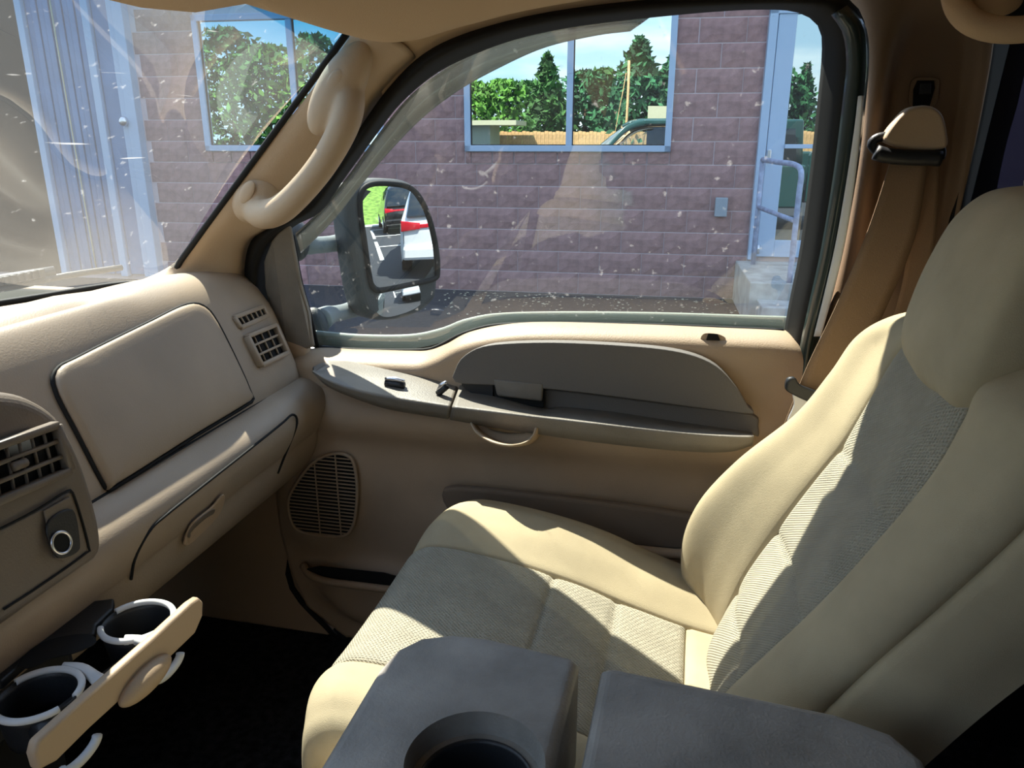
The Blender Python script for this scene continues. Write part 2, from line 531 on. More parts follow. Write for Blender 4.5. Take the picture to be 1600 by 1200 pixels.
def window(name, x0, x1, z0, z1, mull, fw=.055):
    e = thing(name, None, None, ((x0 + x1) / 2, WY, z0), ext=True, kind='structure')
    e['label'] = 'blue-grey aluminium window with mirror-like panes in the block wall'
    y0, y1 = WY - .05, WY + .03
    fr = [box('frame', (x0, y0, z0), (x1, y1, z0 + fw), 'frame', e, .004), box('frame', (x0, y0, z1 - fw), (x1, y1, z1), 'frame', e, .004),
          box('frame', (x0, y0, z0), (x0 + fw, y1, z1), 'frame', e, .004), box('frame', (x1 - fw, y0, z0), (x1, y1, z1), 'frame', e, .004)]
    for m in mull: box('mullion', (m - .028, y0 + .006, z0 + fw), (m + .028, y1, z1 - fw), 'frame', e, .003)
    xs = [x0 + fw] + [v for m in mull for v in (m - .028, m + .028)] + [x1 - fw]
    for a, b in zip(xs[::2], xs[1::2]):
        box('pane', (a, WY - .008, z0 + fw), (b, WY + .0, z1 - fw), 'winmirror', e)
        for lo, hi in (((a, z0 + fw), (b, z0 + fw + .008)), ((a, z0 + fw), (a + .009, z1 - fw))):
            box('gasket', (lo[0], WY - .02, lo[1]), (hi[0], WY - .008, hi[1]), 'black', e)
    return e
window('window_1', *WINS[1][:4], [-.77])
window('window_2', *WINS[0][:4], [-3.42])

# glass entrance door at the right, with steps and rails
e = thing('door_1', None, None, (1.4, WY, .44), ext=True, kind='structure')
e['label'] = 'blue-grey framed glass entrance door up on a concrete landing'
y0 = WY - .05
box('jamb', (.905, y0, .44), (.975, WY + .03, 2.56), 'frame', e, .004)
box('door_stile', (.98, y0 + .01, .47), (1.13, WY + .03, 2.50), 'frame', e, .006)
box('door_stile', (1.95, y0 + .01, .47), (2.1, WY + .03, 2.50), 'frame', e, .006)
box('header', (.905, y0, 2.50), (2.2, WY + .03, 2.58), 'frame', e, .004)
box('bottom_rail', (1.13, y0 + .01, .47), (1.95, WY + .03, .62), 'frame', e, .004)
box('push_bar', (1.13, y0 - .02, 1.42), (1.95, y0 + .01, 1.455), 'frame', e, .004)
box('pane', (1.13, WY - .008, .62), (1.95, WY, 2.5), 'doormirror', e)
hg = box('hinge', (.99, y0 - .012, 1.30), (1.02, y0 + .01, 1.41), 'chrome', e, .004)
tube('hinge', [(.99, y0 - .01, .5), (.99, y0 - .01, .58)], .012, 'chrome', e, n=2)
st = thing('concrete_step', 'pale concrete landing with lower steps below the glass entrance door', 'step', (1.3, WY - .4, GZ), ext=True)
plate('landing', [(.80, WY - 1.2, .43), (2.4, WY - 1.2, .43), (2.4, WY - .04, .43), (.80, WY - .04, .43)], (0, 0, -1), .37, 'concrete', st, .01)
box('step', (.86, WY - 1.5, GZ), (2.4, WY - 1.2, .30), 'concrete', st, .01)
box('step', (.90, WY - 1.8, GZ), (2.4, WY - 1.5, .18), 'concrete', st, .01)
rl = thing('stair_handrail', 'blue-grey painted pipe handrail with chipped paint beside the entrance landing', 'handrail', (1.0, WY - .7, .43), ext=True)
ya, yb = WY - .25, WY - 1.15
tube('rail', [(.93, ya, 1.33), (1.0, WY - .6, 1.32), (1.08, WY - .95, 1.31), (1.10, yb, 1.26), (1.10, yb, 1.1), (1.1, yb, .43)], .022, 'raillt', rl, n=30, seg=8)
tube('rail', [(.93, ya, .93), (1.10, yb, .90)], .02, 'raillt', rl, n=4, seg=8)
tube('post', [(.93, ya, .43), (.93, ya, 1.33)], .022, 'raillt', rl, n=3, seg=8)
c = Q(1126, 323)
ob = box('outlet_cover', (c[0] - .055, WY - .07, c[2] - .085), (c[0] + .055, WY - .02, c[2] + .085), 'steelbox', None, .008, ext=True)
props(ob, 'small grey weatherproof outlet cover on the block wall near the entrance', 'outlet cover')

# blue ribbed metal doors at the left
e = thing('door_2', None, None, (-5.7, WY, .1), ext=True, kind='structure')
e['label'] = 'blue ribbed metal bay with pale posts and a door with a round knob'
for i in range(9):
    a = -6.16 + i * .068
    plate('rib_panel', [(a, WY - .02, .12), (a + .060, WY - .02, .12), (a + .060, WY - .02, 3.2), (a, WY - .02, 3.2)], (0, -1, 0), .02 + .012 * (i % 2), 'bluep', e, .004)
box('door_post', (-6.24, WY - .09, .1), (-6.17, WY + .02, 3.2), 'frame', e, .006)
box('door_post', (-5.53, WY - .08, .1), (-5.45, WY + .02, 3.2), 'frame', e, .006)
box('door_leaf', (-5.44, WY - .04, .12), (-5.27, WY + .02, 3.2), 'bluep', e, .006)
box('door_post', (-5.26, WY - .07, .1), (-5.19, WY + .02, 3.2), 'frame', e, .006)
box('door_post', (-5.185, WY - .10, .1), (-5.075, WY + .02, 3.2), 'frame', e, .008)
c = Q(205, 190)
ellipsoid('door_knob', (c[0], WY - .12, c[2]), (.045, .04, .05), 'chrome', e)
tube('pull_cord', [(-5.86, WY - .06, 3.2), (-5.85, WY - .06, 1.6), (-5.83, WY - .06, .15)], .008, 'debris', e, n=8, seg=6)
db = box('dark_bay', (-9.5, WY - .03, .1), (-6.25, WY + .0, 3.2), 'hole', ext=True)
props(db, kind='structure')

# leaf litter on the asphalt by the wall
V = []; F = []
for i in range(420):
    x = rng.uniform(-2.6, 1.0); y = WY - abs(rng.normal(0, .5)) - .1
    s = rng.uniform(.006, .02); a = rng.uniform(0, 6.3); b = len(V)
    for k in range(4):
        V.append((x + s * math.cos(a + k * PI / 2) * (1 if k % 2 else .6), y + s * math.sin(a + k * PI / 2), GZ + .004 + .006 * rng.random()))
    F.append((b, b + 1, b + 2, b + 3))
o = mk('leaf_litter', V, F, 'debris', ext=True, smooth=False)
props(o, 'pale dry leaf scraps scattered on the dark asphalt at the foot of the wall', 'litter', kind='stuff')

# =================================================================== what stands behind the camera (seen mirrored in the building windows)
lawn = mk('lawn', [(-30, -30, GZ + .02), (30, -30, GZ + .02), (30, -17, GZ + .02), (-30, -17, GZ + .02)], [(0, 1, 2, 3)], 'grass', ext=True)
props(lawn, kind='structure')
def tree(label, x, y, h, r, mat, conic=0.0, n=1500, leaf=.22, base=.12, group='trees across the lot'):
    t = thing('tree', label, 'tree', (x, y, GZ), ext=True, group=group)
    tube('trunk', [(x, y, GZ), (x + .05, y, h * .5), (x, y, h * .95)], [.16, .1, .02], 'bark', t, n=5, seg=6)
    V = []; F = []
    for i in range(n):
        u = rng.random() ** .8; z = h * (base + (1 - base) * u)
        if conic: rr = r * (1 - u) ** .8 + .05
        else: rr = r * math.sqrt(max(.04, 1 - (2 * u - 1) ** 2))
        rr *= .75 + .35 * math.sin(i * .13 + u * 9)
        a = rng.uniform(0, 2 * PI); d = rr * math.sqrt(rng.uniform(.3, 1))
        c = np.array([x + d * math.cos(a), y + d * math.sin(a), z - (.25 * d if conic else 0)])
        p = rng.normal(size=3); p /= np.linalg.norm(p); q = np.cross(p, rng.normal(size=3)); q /= np.linalg.norm(q)
        s = leaf * rng.uniform(.5, 1.2); b = len(V)
        V += [c - p * s, c + q * s * .45, c + p * s, c - q * s * .45]; F.append((b, b + 1, b + 2, b + 3))
    mk('foliage', V, F, mat, t, smooth=False)
def vz(px, py, yr):                       # real point seen mirrored at a pixel of the window
    q = Q(px, py, 2 * WY - yr); return q[0], q[2]
for (px, top, yr, r, mat, con, n, lab) in [
    (1000, 58, -20, 2.6, 'leaf2', 1, 2600, 'tall dark spreading conifer mirrored in the right pane of the window'),
    (1052, 85, -21, 2.2, 'leaf2', 1, 1500, 'dark conifer just right of the tallest mirrored conifer'),
    (915, 112, -22, 2.0, 'leaf2', 0, 1700, 'rounded dark green tree left of the tall mirrored conifer'),
    (945, 108, -24, 1.4, 'leaf1', 0, 1300, 'mid-green tree between the round tree and the tall conifer'),
    (856, 84, -20, 1.6, 'leaf1', 1, 1700, 'pointed green conifer mirrored beside the middle mullion'),
    (740, 128, -26, 2.2, 'leaf3', 0, 1500, 'bright green round tree at the left end of the mirrored row'),
    (785, 126, -26, 2.2, 'leaf3', 0, 1500, 'bright green round tree second from the left of the mirrored row'),
    (822, 128, -27, 2.0, 'leaf1', 0, 1200, 'green round tree third from the left of the mirrored row'),
    (1225, 105, -22, 1.3, 'leaf2', 0, 1000, 'dark tree mirrored in the entrance door, left one'),
    (1262, 100, -22, 1.3, 'leaf2', 1, 1000, 'dark tree mirrored in the entrance door, right one'),
    (350, 45, -17, 2.6, 'leaf1', 0, 1900, 'broad pale green tree mirrored in the left window'),
    (410, 70, -18, 2.6, 'leaf3', 0, 1700, 'bright broad tree mirrored in the left window beside its mullion'),
    (485, 55, -20, 2.2, 'leaf1', 0, 1500, 'green tree mirrored at the right of the left window')]:
    x, z = vz(px, top, yr)
    tree(lab, x, yr, z, r, mat, con, n)
# fence boards behind
f = thing('wooden_fence', 'tan wooden board fence across the lot mirrored in the window', 'fence', (-3, -18.5, GZ), ext=True)
bm_ = None
for i in range(130):
    x = -11 + i * .155
    if bm_ is None:
        o = box('board', (0, 0, 0), (.145, .02, 1.75), 'wood', f, .0); bm_ = o.data; o.location = (x, -18.5, GZ)
    else:
        o = bpy.data.objects.new('board', bm_); o.location = (x, -18.5, GZ - .02 * (i % 3)); link(o, f)
hs = thing('garage_house', 'small grey house with low gable roof mirrored between the trees', 'house', (-1.4, -22.5, GZ), ext=True)
box('wall', (-2.6, -24, GZ), (-.2, -21.6, 2.2), 'housewall', hs)
mk('roof', [(-2.9, -21.3, 2.1), (.1, -21.3, 2.1), (-1.4, -21.3, 2.85), (-2.9, -24.3, 2.1), (.1, -24.3, 2.1), (-1.4, -24.3, 2.85)],
   [(0, 2, 5, 3), (1, 4, 5, 2), (0, 1, 2), (3, 5, 4)], 'roofing', hs, smooth=False)
hs = thing('shed_building', 'low pale-roofed shed mirrored at the left edge of the window', 'shed', (-8.3, -17, GZ), ext=True)
box('wall', (-10, -18, GZ), (-6.3, -16, 2.0), 'housewall', hs)
box('roof', (-10.4, -18.2, 2.0), (-5.2, -15.6, 2.18), 'debris', hs)
x, z = vz(985, 100, -19)
up_ = thing('utility_pole', 'thin pale utility pole in front of the tall mirrored conifer', 'pole', (x, -17.5, GZ), ext=True)
tube('pole', [(x, -17.5, GZ), (x, -17.5, z)], .05, 'wood', up_, n=2, seg=8)
tube('guy_wire', [(x - .7, -17.5, GZ), (x - .1, -17.5, z * .9)], .012, 'wood', up_, n=2, seg=5)
sg = thing('store_sign', 'small beige sign board behind the mirrored truck cab', 'sign', (0.2, -20, GZ), ext=True)
box('panel', (-.3, -17, 2.1), (.5, -16.95, 2.7), 'debris', sg); box('post', (.05, -17, GZ), (.12, -16.95, 2.1), 'wood', sg)

# =================================================================== parked cars behind (seen in the towing mirror)
bank = mk('grass_bank', [(16, -6, GZ + .02), (40, -6, 4.5), (40, 22, 4.5), (16, 22, GZ + .02)], [(0, 1, 2, 3)], 'grass')
props(bank, kind='structure')
kb = mk('sidewalk', [(14.6, -6, GZ + .02), (16, -6, GZ + .02), (16, 22, GZ + .02), (14.6, 22, GZ + .02)], [(0, 1, 2, 3)], 'concrete')
props(kb, kind='structure')
for i, (x, y, dx, dy) in enumerate([(5.6, 2.15, 3.2, .12), (7.6, 2.2, .12, 3), (10.2, 2.2, .12, 3), (12.8, 2.2, .12, 3), (9.6, 2.15, 3.0, .12)]):
    o = mk('parking_line', [(x, y, GZ + .012), (x + dx, y, GZ + .012), (x + dx, y + dy, GZ + .012), (x, y + dy, GZ + .012)], [(0, 1, 2, 3)], 'paint')
    props(o, ['long white bay line running back along the bumper side of the white hatchback', 'nearest cross line of the painted parking bays', 'middle cross line of the painted parking bays', 'farthest cross line of the painted parking bays', 'long white bay line beside the black SUV'][i], 'road marking', group='parking bay lines')

def suv(label, x0, y0, wd, h, paint, length=4.5):
    """x0: rear face, heading +x, y0: inboard side"""
    t = thing('parked_car', label, 'car', (x0 + length / 2, y0 + wd / 2, GZ))
    # stations of half section along x : (x, belt z, roof z or None)
    prof = [(0, .45, .95, .95, .92), (.05, .35, 1.0, 1.02, .98), (.22, .32, 1.02, h * .78, .94), (.5, .3, 1.02, h * .97, .82), (1.4, .3, 1.0, h, .80), (2.6, .3, 1.0, h * .96, .80), (3.3, .32, .98, 1.06, .9), (4.2, .35, .9, .92, .9), (4.5, .45, .75, .78, .85)]
    G = []
    for (x, zb, zm, zt, k) in prof:
        x = x0 + x * length / 4.5; c = y0 + wd / 2; hw = wd / 2
        s = .93 if x <= x0 + .01 else 1.0
        G.append([(x, c - hw * s * .96, zb), (x, c - hw * s, (zb + zm) / 2), (x, c - hw * s * .97, zm), (x, c - hw * k * s * .8, zt - .02), (x, c, zt), (x, c + hw * k * s * .8, zt - .02), (x, c + hw * s * .97, zm), (x, c + hw * s, (zb + zm) / 2), (x, c + hw * s * .96, zb)])
    G = np.array(G, float)
    G2 = crm(G, 36); G2 = np.swapaxes(crm(np.swapaxes(G2, 0, 1), 33), 0, 1)
    body = gridmesh('body', G2, paint, t)
    c = y0 + wd / 2
    # rear face cap
    plate('tailgate', [(x0 + .02, y0 + wd * .04, .45), (x0 + .02, y0 + wd * .96, .45), (x0 + .02, y0 + wd * .96, .98), (x0 + .02, y0 + wd * .04, .98)], (-1, 0, 0), .04, paint, t, .03, 0)
    plate('rear_window', [(x0 + .03, y0 + .14, 1.03), (x0 + .03, y0 + wd - .14, 1.03), (x0 + .40, y0 + wd - .26, h * .93), (x0 + .40, y0 + .26, h * .93)], (-.85, 0, .5), .05, 'cglass', t, .01)
    for s in (0, 1):
        ya = y0 + (.02 if s == 0 else wd - .42)
        plate('tail_lamp', [(x0 - .02, ya, .83), (x0 - .02, ya + .40, .86), (x0 - .02, ya + .40, .95), (x0 - .02, ya, 1.0)], (-1, 0, 0), .03, 'red', t, .01)
        yw = y0 + .1 if s == 0 else y0 + wd - .1
        for xw in (x0 + .85, x0 + length - .85):
            tube('wheel', [(xw, yw - .11, .36), (xw, yw + .11, .36)], .33, 'black', t, n=2, seg=24)
            tube('wheel_rim', [(xw, yw - .125, .36), (xw, yw + .125, .36)], .2, 'chrome', t, n=2, seg=16)
        yq = y0 - .0 if s == 0 else y0 + wd
        plate('side_window', [(x0 + .55, yq + (.07 if s == 0 else -.07), 1.06), (x0 + 3.0, yq + (.07 if s == 0 else -.07), 1.04), (x0 + 2.5, yq + (.24 if s == 0 else -.24), h * .92), (x0 + .75, yq + (.24 if s == 0 else -.24), h * .93)], (0, -1 if s == 0 else 1, .3), .02, 'cglass', t, .005)
    box('bumper', (x0 - .10, y0 + .06, .38), (x0 + .1, y0 + wd - .06, .60), paint, t, .05)
    box('lamp_bar', (x0 - .035, y0 + .42, .87), (x0 + .0, y0 + wd - .42, .93), 'red', t, .01)
    return t
wsuv = suv('white hatchback with red tail lamps parked behind, seen in the towing mirror', 3.6, 2.36, 1.85, 1.62, 'wcar')
wsuv.rotation_euler = (0, 0, math.radians(15))
wsuv.location = (wsuv.location[0] - .12, wsuv.location[1] + .62, wsuv.location[2])
suv('black SUV parked farther back, seen in the towing mirror', 10.6, 2.75, 1.95, 1.75, 'bcar')
for i, (x, y, hh, r) in enumerate([(33, 3, 5, 2.2), (34, 8, 6, 2.4), (33, -1, 4.5, 2)]):
    t = thing('tree', ['green tree on the grass bank behind the cars, middle one', 'tallest green tree on the grass bank behind the cars', 'smallest green tree on the grass bank behind the cars'][i], 'tree', (x, y, 1.5))
    tube('trunk', [(x, y, 1.4), (x, y, 1.5 + hh * .6)], [.2, .1], 'bark', t, n=3, seg=6)
    V = []; F = []
    for k in range(700):
        p = rng.normal(size=3); p /= np.linalg.norm(p); c = np.array([x, y, 1.8 + hh * .65]) + p * np.array([r, r, hh * .4]) * rng.uniform(.5, 1)
        a = rng.normal(size=3) * .3; b_ = rng.normal(size=3) * .3; b = len(V); V += [c, c + a, c + a + b_, c + b_]; F.append((b, b + 1, b + 2, b + 3))
    mk('foliage', V, F, 'leaf1', t, smooth=False)

# =================================================================== TRUCK SHELL
# windshield: base and top curves across the cab
WSB = [(-1.00, -.52, 1.25), (-1.10, -.1, 1.255), (-1.125, .45, 1.26), (-1.075, .80, 1.262), (-1.012, .96, 1.262), (-.975, 1.13, 1.258), (-.93, 1.22, 1.255)]
WST = [(-.53, -.35, 1.66), (-.60, .0, 1.672), (-.62, .45, 1.675), (-.60, .8, 1.670), (-.565, 1.0, 1.662), (-.54, 1.10, 1.655), (-.525, 1.17, 1.65)]
o = loft('window_3', [WSB, [(np.array(a) * .5 + np.array(b) * .5 + np.array([-.012, 0, .012])) for a, b in zip(WSB, WST)], WST], 'wglass', 48, 16)
props(o, 'dusty windshield with painted reflection haze and blue-green sun band along its top', kind='structure')
def off(pts, d): return [tuple(np.array(p) + np.array(d)) for p in pts]
# black frit edge along windshield base and right edge
edge = [WSB[3], WSB[4], WSB[5], WSB[6]] + [tuple(np.array(WSB[-1]) * (1 - t) + np.array(WST[-1]) * t) for t in (.1, .35, .7, 1)]
o = tube('windshield_seal', edge, .0055, 'black', n=60, seg=8)
props(o, 'thin black seal along the base and right edge of the windshield', 'seal')

# floor
o = box('floor', (-1.6, -.5, .36), (1.7, 1.40, .42), 'carpet'); props(o, kind='structure')
# firewall and outer shell of the cab
tb = thing('pickup_truck', 'dark teal body shell of the pickup truck around the cab', 'truck', (0, .45, GZ))
box('firewall', (-1.55, -.5, .38), (-1.5, 1.40, 1.16), 'black', tb)
# roof panel and headliner
roof = gridmesh('roof', np.array([[(x, y, 1.80 + .04 * (1 - ((y - .42) / .9) ** 2) - .10 * max(0, (-.25 - x) / .35) ** 2 + 0 * x) for y in np.linspace(-.38, 1.24, 13)] for x in np.linspace(-.60, 1.7, 16)]), 'teal', tb)
solid(roof, .02)
box('rear_panel', (1.68, -.5, .4), (1.72, 1.35, 1.2), 'btrim', tb)
box('rear_panel', (1.62, -.4, 1.2), (1.66, 0.0, 1.8), 'btrim', tb); box('rear_panel', (1.62, .9, 1.2), (1.66, 1.3, 1.8), 'btrim', tb)
box('driver_door_panel', (-.95, -.56, .38), (1.68, -.48, 1.18), 'tan', tb, .02)
tube('driver_pillar', [(-.98, -.50, 1.2), (-.55, -.42, 1.66), (-.3, -.40, 1.74)], .05, 'tan', tb)
box('driver_side_closure', (-.12, -.50, 1.15), (.75, -.42, 1.8), 'black', tb, .02)  # unseen pillar, widened forward to cut light from the driver window
mk('driver_rear_glass', [(.75, -.46, 1.15), (1.3, -.46, 1.15), (1.3, -.46, 1.8), (.75, -.46, 1.8)], [(0, 1, 2, 3)], 'tglass', tb, smooth=False)
mk('rear_glass', [(1.64, 0, 1.2), (1.64, .9, 1.2), (1.64, .9, 1.8), (1.64, 0, 1.8)], [(0, 1, 2, 3)], 'tglass', tb, smooth=False)
box('driver_side_closure', (1.3, -.50, 1.15), (1.7, -.42, 1.8), 'tan', tb, .02)
box('roof_rail', (-.45, -.45, 1.68), (1.7, -.38, 1.80), 'teal', tb, .02)
# right side outer skin (seen mirrored in the building)
box('door_skin', (-.93, 1.50, .42), (.235, 1.54, 1.06), 'teal', tb, .02)
box('rear_door_skin', (.245, 1.50, .42), (1.72, 1.54, 1.10), 'teal', tb, .02)
box('roof_rail', (-.25, 1.24, 1.725), (1.7, 1.33, 1.80), 'teal', tb, .02)
plate('roof_rail', [(-.50, 1.12, 1.70), (-.22, 1.12, 1.765), (-.22, 1.30, 1.745), (-.50, 1.30, 1.68)], (0, 0, 1), .03, 'teal', tb, .005)  # sloping plate added at the roof edge to stop sun leaking in
hood = [[(-1.12, y, 1.17 - .06 * abs((y - .45)) ** 3), (-1.5, y, 1.205 - .06 * abs((y - .45)) ** 3), (-2.1, y, 1.16 - .05 * abs(y - .45) ** 3), (-2.5, y, 1.06 - .05 * abs(y - .45) ** 3), (-2.56, y, .9)] for y in np.linspace(-.45, 1.38, 9)]
o = gridmesh('hood', np.swapaxes(np.array([crv(r, 24) for r in hood]), 0, 1), 'teal', tb); solid(o, .02)
o = gridmesh('fender', np.array([[(x, 1.38, 1.135), (x, 1.46, 1.12), (x, 1.50, 1.03), (x, 1.50, .45)] for x in np.linspace(-2.5, -.93, 12)]), 'teal', tb); solid(o, .02)
box('cowl', (-1.14, -.4, 1.16), (-1.10, 1.34, 1.2), 'black', tb, .01)
mk('cowl_panel', [(-1.22, -.4, 1.185), (-1.22, 1.3, 1.175), (-.93, 1.3, 1.215), (-1.12, .45, 1.235), (-.99, -.4, 1.21)], [(0, 1, 2, 3, 4)], 'concrete', tb, smooth=False)
tube('wheel', [(-1.7, 1.25, .42), (-1.7, 1.5, .42)], .38, 'black', tb, n=2, seg=28)
tube('wheel', [(-1.7, -.6, .42), (-1.7, -.35, .42)], .38, 'black', tb, n=2, seg=28)
tube('outer_pillar', [(-.98, 1.42, 1.18), (-.60, 1.33, 1.60), (-.4, 1.29, 1.72), (-.2, 1.285, 1.76)], [.03, .034, .05, .05], 'teal', tb, flat=((0, 1, 0), .4))

box('rear_cab', (1.73, -.45, .42), (2.35, 1.50, 1.10), 'teal', tb, .03)
plate('rear_cab_roof', [(1.73, -.42, 1.10), (2.35, -.42, 1.10), (2.28, -.36, 1.80), (1.73, -.36, 1.80)], (0, 1, 0), 1.68, 'teal', tb, .04)
plate('rear_cab_window', [(1.0, 1.42, 1.16), (2.2, 1.42, 1.16), (2.15, 1.36, 1.66), (1.0, 1.36, 1.66)], (0, 1, .1), .01, 'cglass', tb, .004)
box('bed_side', (2.40, 1.30, .50), (4.5, 1.50, 1.28), 'teal', tb, .04)
box('bed_side', (2.40, -.58, .50), (4.5, -.40, 1.28), 'teal', tb, .04)
box('bed_floor', (2.40, -.40, .50), (4.5, 1.30, .70), 'black', tb, .01)
box('bed_rail_trim', (2.42, 1.33, 1.285), (4.48, 1.47, 1.30), 'steelbox', tb, .004)
tube('wheel', [(3.5, 1.2, .42), (3.5, 1.45, .42)], .38, 'black', tb, n=2, seg=28)
plate('sun_leak_patch', [(-1.0, 1.425, 1.08), (-.775, 1.425, 1.08), (-.775, 1.405, 1.30), (-.81, 1.395, 1.35), (-.92, 1.41, 1.24)], (0, 1, .1), .02, 'black', tb, .004)  # plate added outside the sail panel to block leaking sun
# wiper
wp = thing('windshield_wiper', 'black windshield wiper resting at the base of the windshield', 'wiper', (-1.1, .9, 1.27))
A = P(0, 452, x=-1.135); B = P(95, 432, x=-1.09); C_ = P(190, 418, x=-1.05)
tube('wiper_blade', [tuple(np.array(A) + [-.02, -.3, .01]), A, B, C_], .006, 'blackp', wp, n=20, seg=6)
tube('wiper_arm', [tuple(np.array(A) + [-.04, -.3, .015]), tuple(np.array(A) + [-.015, 0, .012]), tuple(np.array(B) + [-.01, 0, .008])], .011, 'blackp', wp, n=12, seg=6)
for i in range(7):
    p = np.array(A) * (1 - i / 9) + np.array(B) * (i / 9)
    box('wiper_clip', p + [-.006, -.006, .006], p + [.006, .006, .02], 'blackp', wp, .001)

# ------------------------------------------------------------------ headliner (ceiling)
HL = []
def hz(x, y): return 1.735 - .05 * (abs(y - .42) / .8) ** 4
rowsx = []
lipz = {0: 0}
ys = [-.40, -.1, .3, .7, .95, 1.06, 1.13, 1.16]
front = [(-.56, 1.662), (-.58, 1.672), (-.60, 1.676), (-.575, 1.672), (-.54, 1.66), (-.515, 1.652), (-.49, 1.648), (-.47, 1.652)]
for k, dx, dz in [(0, 0, .03), (1, .0, .005), (2, .02, -.012), (3, .06, -.014), (4, .14, .004), (5, .28, .035), (6, .6, .06), (7, 1.3, .07), (8, 2.25, .05)]:
    rowsx.append([(fx + dx, y, fz + dz - (.0 if j < 6 else .004 * (j - 5) * (k > 4))) for j, (y, (fx, fz)) in enumerate(zip(ys, front))])
G = np.array(rowsx); G = crm(G, 40); G = np.swapaxes(crm(np.swapaxes(G, 0, 1), 40), 0, 1)
o = gridmesh('ceiling', G, 'headliner'); solid(o, .008, 1)
props(o, 'tan cloth headliner of the cab', kind='structure')

vsr = thing('sun_blocker', 'unseen tan panel shaped like a folded visor, added to shade the console', 'light blocker', (-.5, .7, 1.63))  # visor-shaped panel out of view, added to keep sun off the console
plate('blocker_panel', [(-.60, .26, 1.634), (-.60, .80, 1.634), (-.57, .86, 1.636), (-.44, .86, 1.650), (-.41, .82, 1.652), (-.41, .26, 1.654)], (.12, 0, 1), .018, 'headliner', vsr, .007)
tube('blocker_rod', [(-.585, .82, 1.645), (-.57, .95, 1.665), (-.55, .98, 1.675)], .006, 'headliner', vsr, n=10, seg=8)

# ------------------------------------------------------------------ right side: seal band, rails, pillars
def yd(z):                                   # plane of the door window, leaning in towards the roof
    return 1.405 - .17 * max(0, z - 1.15) / .55
def D(px, py, dy=0.0):
    y = 1.38
    for _ in range(6):
        p = P(px, py, y=y + dy); y = yd(p[2])
    return p
def DL(pts, dy=0.0): return [D(a, b, dy) for a, b in pts]

# black door seal ring: outer and inner edges
s_out = [(400, 545), (386, 480), (384, 420), (396, 375), (430, 350), (478, 322), (520, 265), (562, 205), (602, 148), (650, 95), (705, 62), (790, 35), (880, 17), (1000, 3), (1130, -4), (1260, -6), (1320, 0), (1346, 30), (1352, 80), (1348, 160), (1334, 270), (1312, 390), (1290, 480), (1270, 550), (1262, 600), (1250, 680)]
s_in = [(448, 556), (420, 480), (412, 425), (426, 385), (458, 352), (500, 328), (540, 272), (585, 210), (622, 162), (672, 118), (722, 90), (800, 60), (890, 40), (1000, 26), (1130, 14), (1220, 12), (1262, 22), (1284, 45), (1287, 85), (1280, 160), (1268, 270), (1252, 390), (1236, 470), (1228, 520), (1226, 560), (1220, 680)]
o = loft('door_seal', [DL(s_out, -.035), DL([((a * .7 + c * .3), (b * .7 + d * .3)) for (a, b), (c, d) in zip(s_out, s_in)], -.055), DL([((a * .4 + c * .6), (b * .4 + d * .6)) for (a, b), (c, d) in zip(s_out, s_in)], -.045), DL(s_in, -.0)], 'black', 120, 14)
solid(o, .006, 0); props(o, 'wide black rubber weather seal around the passenger door window', 'seal')
# dark green painted jamb strip behind rear edge of the door
j1 = [(1322, 10), (1350, 40), (1356, 90), (1351, 160), (1338, 270), (1316, 390), (1294, 480), (1274, 550), (1262, 640)]
j2 = [(1300, 22), (1318, 50), (1324, 95), (1318, 160), (1304, 270), (1284, 390), (1264, 480), (1250, 550), (1240, 640)]
o = loft('door_jamb', [DL(j1, -.06), DL([((a + c) / 2, (b + d) / 2) for (a, b), (c, d) in zip(j1, j2)], -.075), DL(j2, -.06)], 'doorseal', 50, 8)
solid(o, .004, 0); props(o, 'dark green glossy painted door jamb strip beside the rear pillar', 'door jamb')
w1 = [(1342, 150), (1336, 200), (1322, 290), (1306, 380), (1288, 460), (1272, 525)]
w2 = [(1349, 150), (1345, 200), (1335, 290), (1320, 380), (1301, 460), (1283, 525)]
o = loft('trim_1', [DL(w1, -.085), DL(w2, -.09)], 'white', 30, 4); solid(o, .004, 0); props(o, 'sunlit edge of the rear pillar trim, painted as a white strip, beside the door seal', kind='structure')  # white strip paints the sun on the trim edge

# side rail trim between seal and headliner
r_low = [(600, 152), (652, 97), (706, 64), (790, 37), (880, 19), (1000, 5), (1130, -2), (1260, -5), (1345, -5)]
def RP(pts, y): return [P(a, b, y=y) for a, b in pts]
r_up = [(-.50, 1.14, 1.66), (-.42, 1.13, 1.675), (-.3, 1.12, 1.70), (-.15, 1.11, 1.72), (0, 1.10, 1.735), (.15, 1.10, 1.745), (.3, 1.10, 1.75), (.45, 1.10, 1.75), (.6, 1.10, 1.75)]
o = loft('trim_2', [DL(r_low, -.03), [tuple(np.array(a) * .5 + np.array(b) * .5 + np.array([0, .0, .004])) for a, b in zip(DL(r_low, -.03), r_up)], r_up], 'headliner', 60, 10)
solid(o, .006, 0); props(o, 'tan roof rail trim above the passenger window', kind='structure')

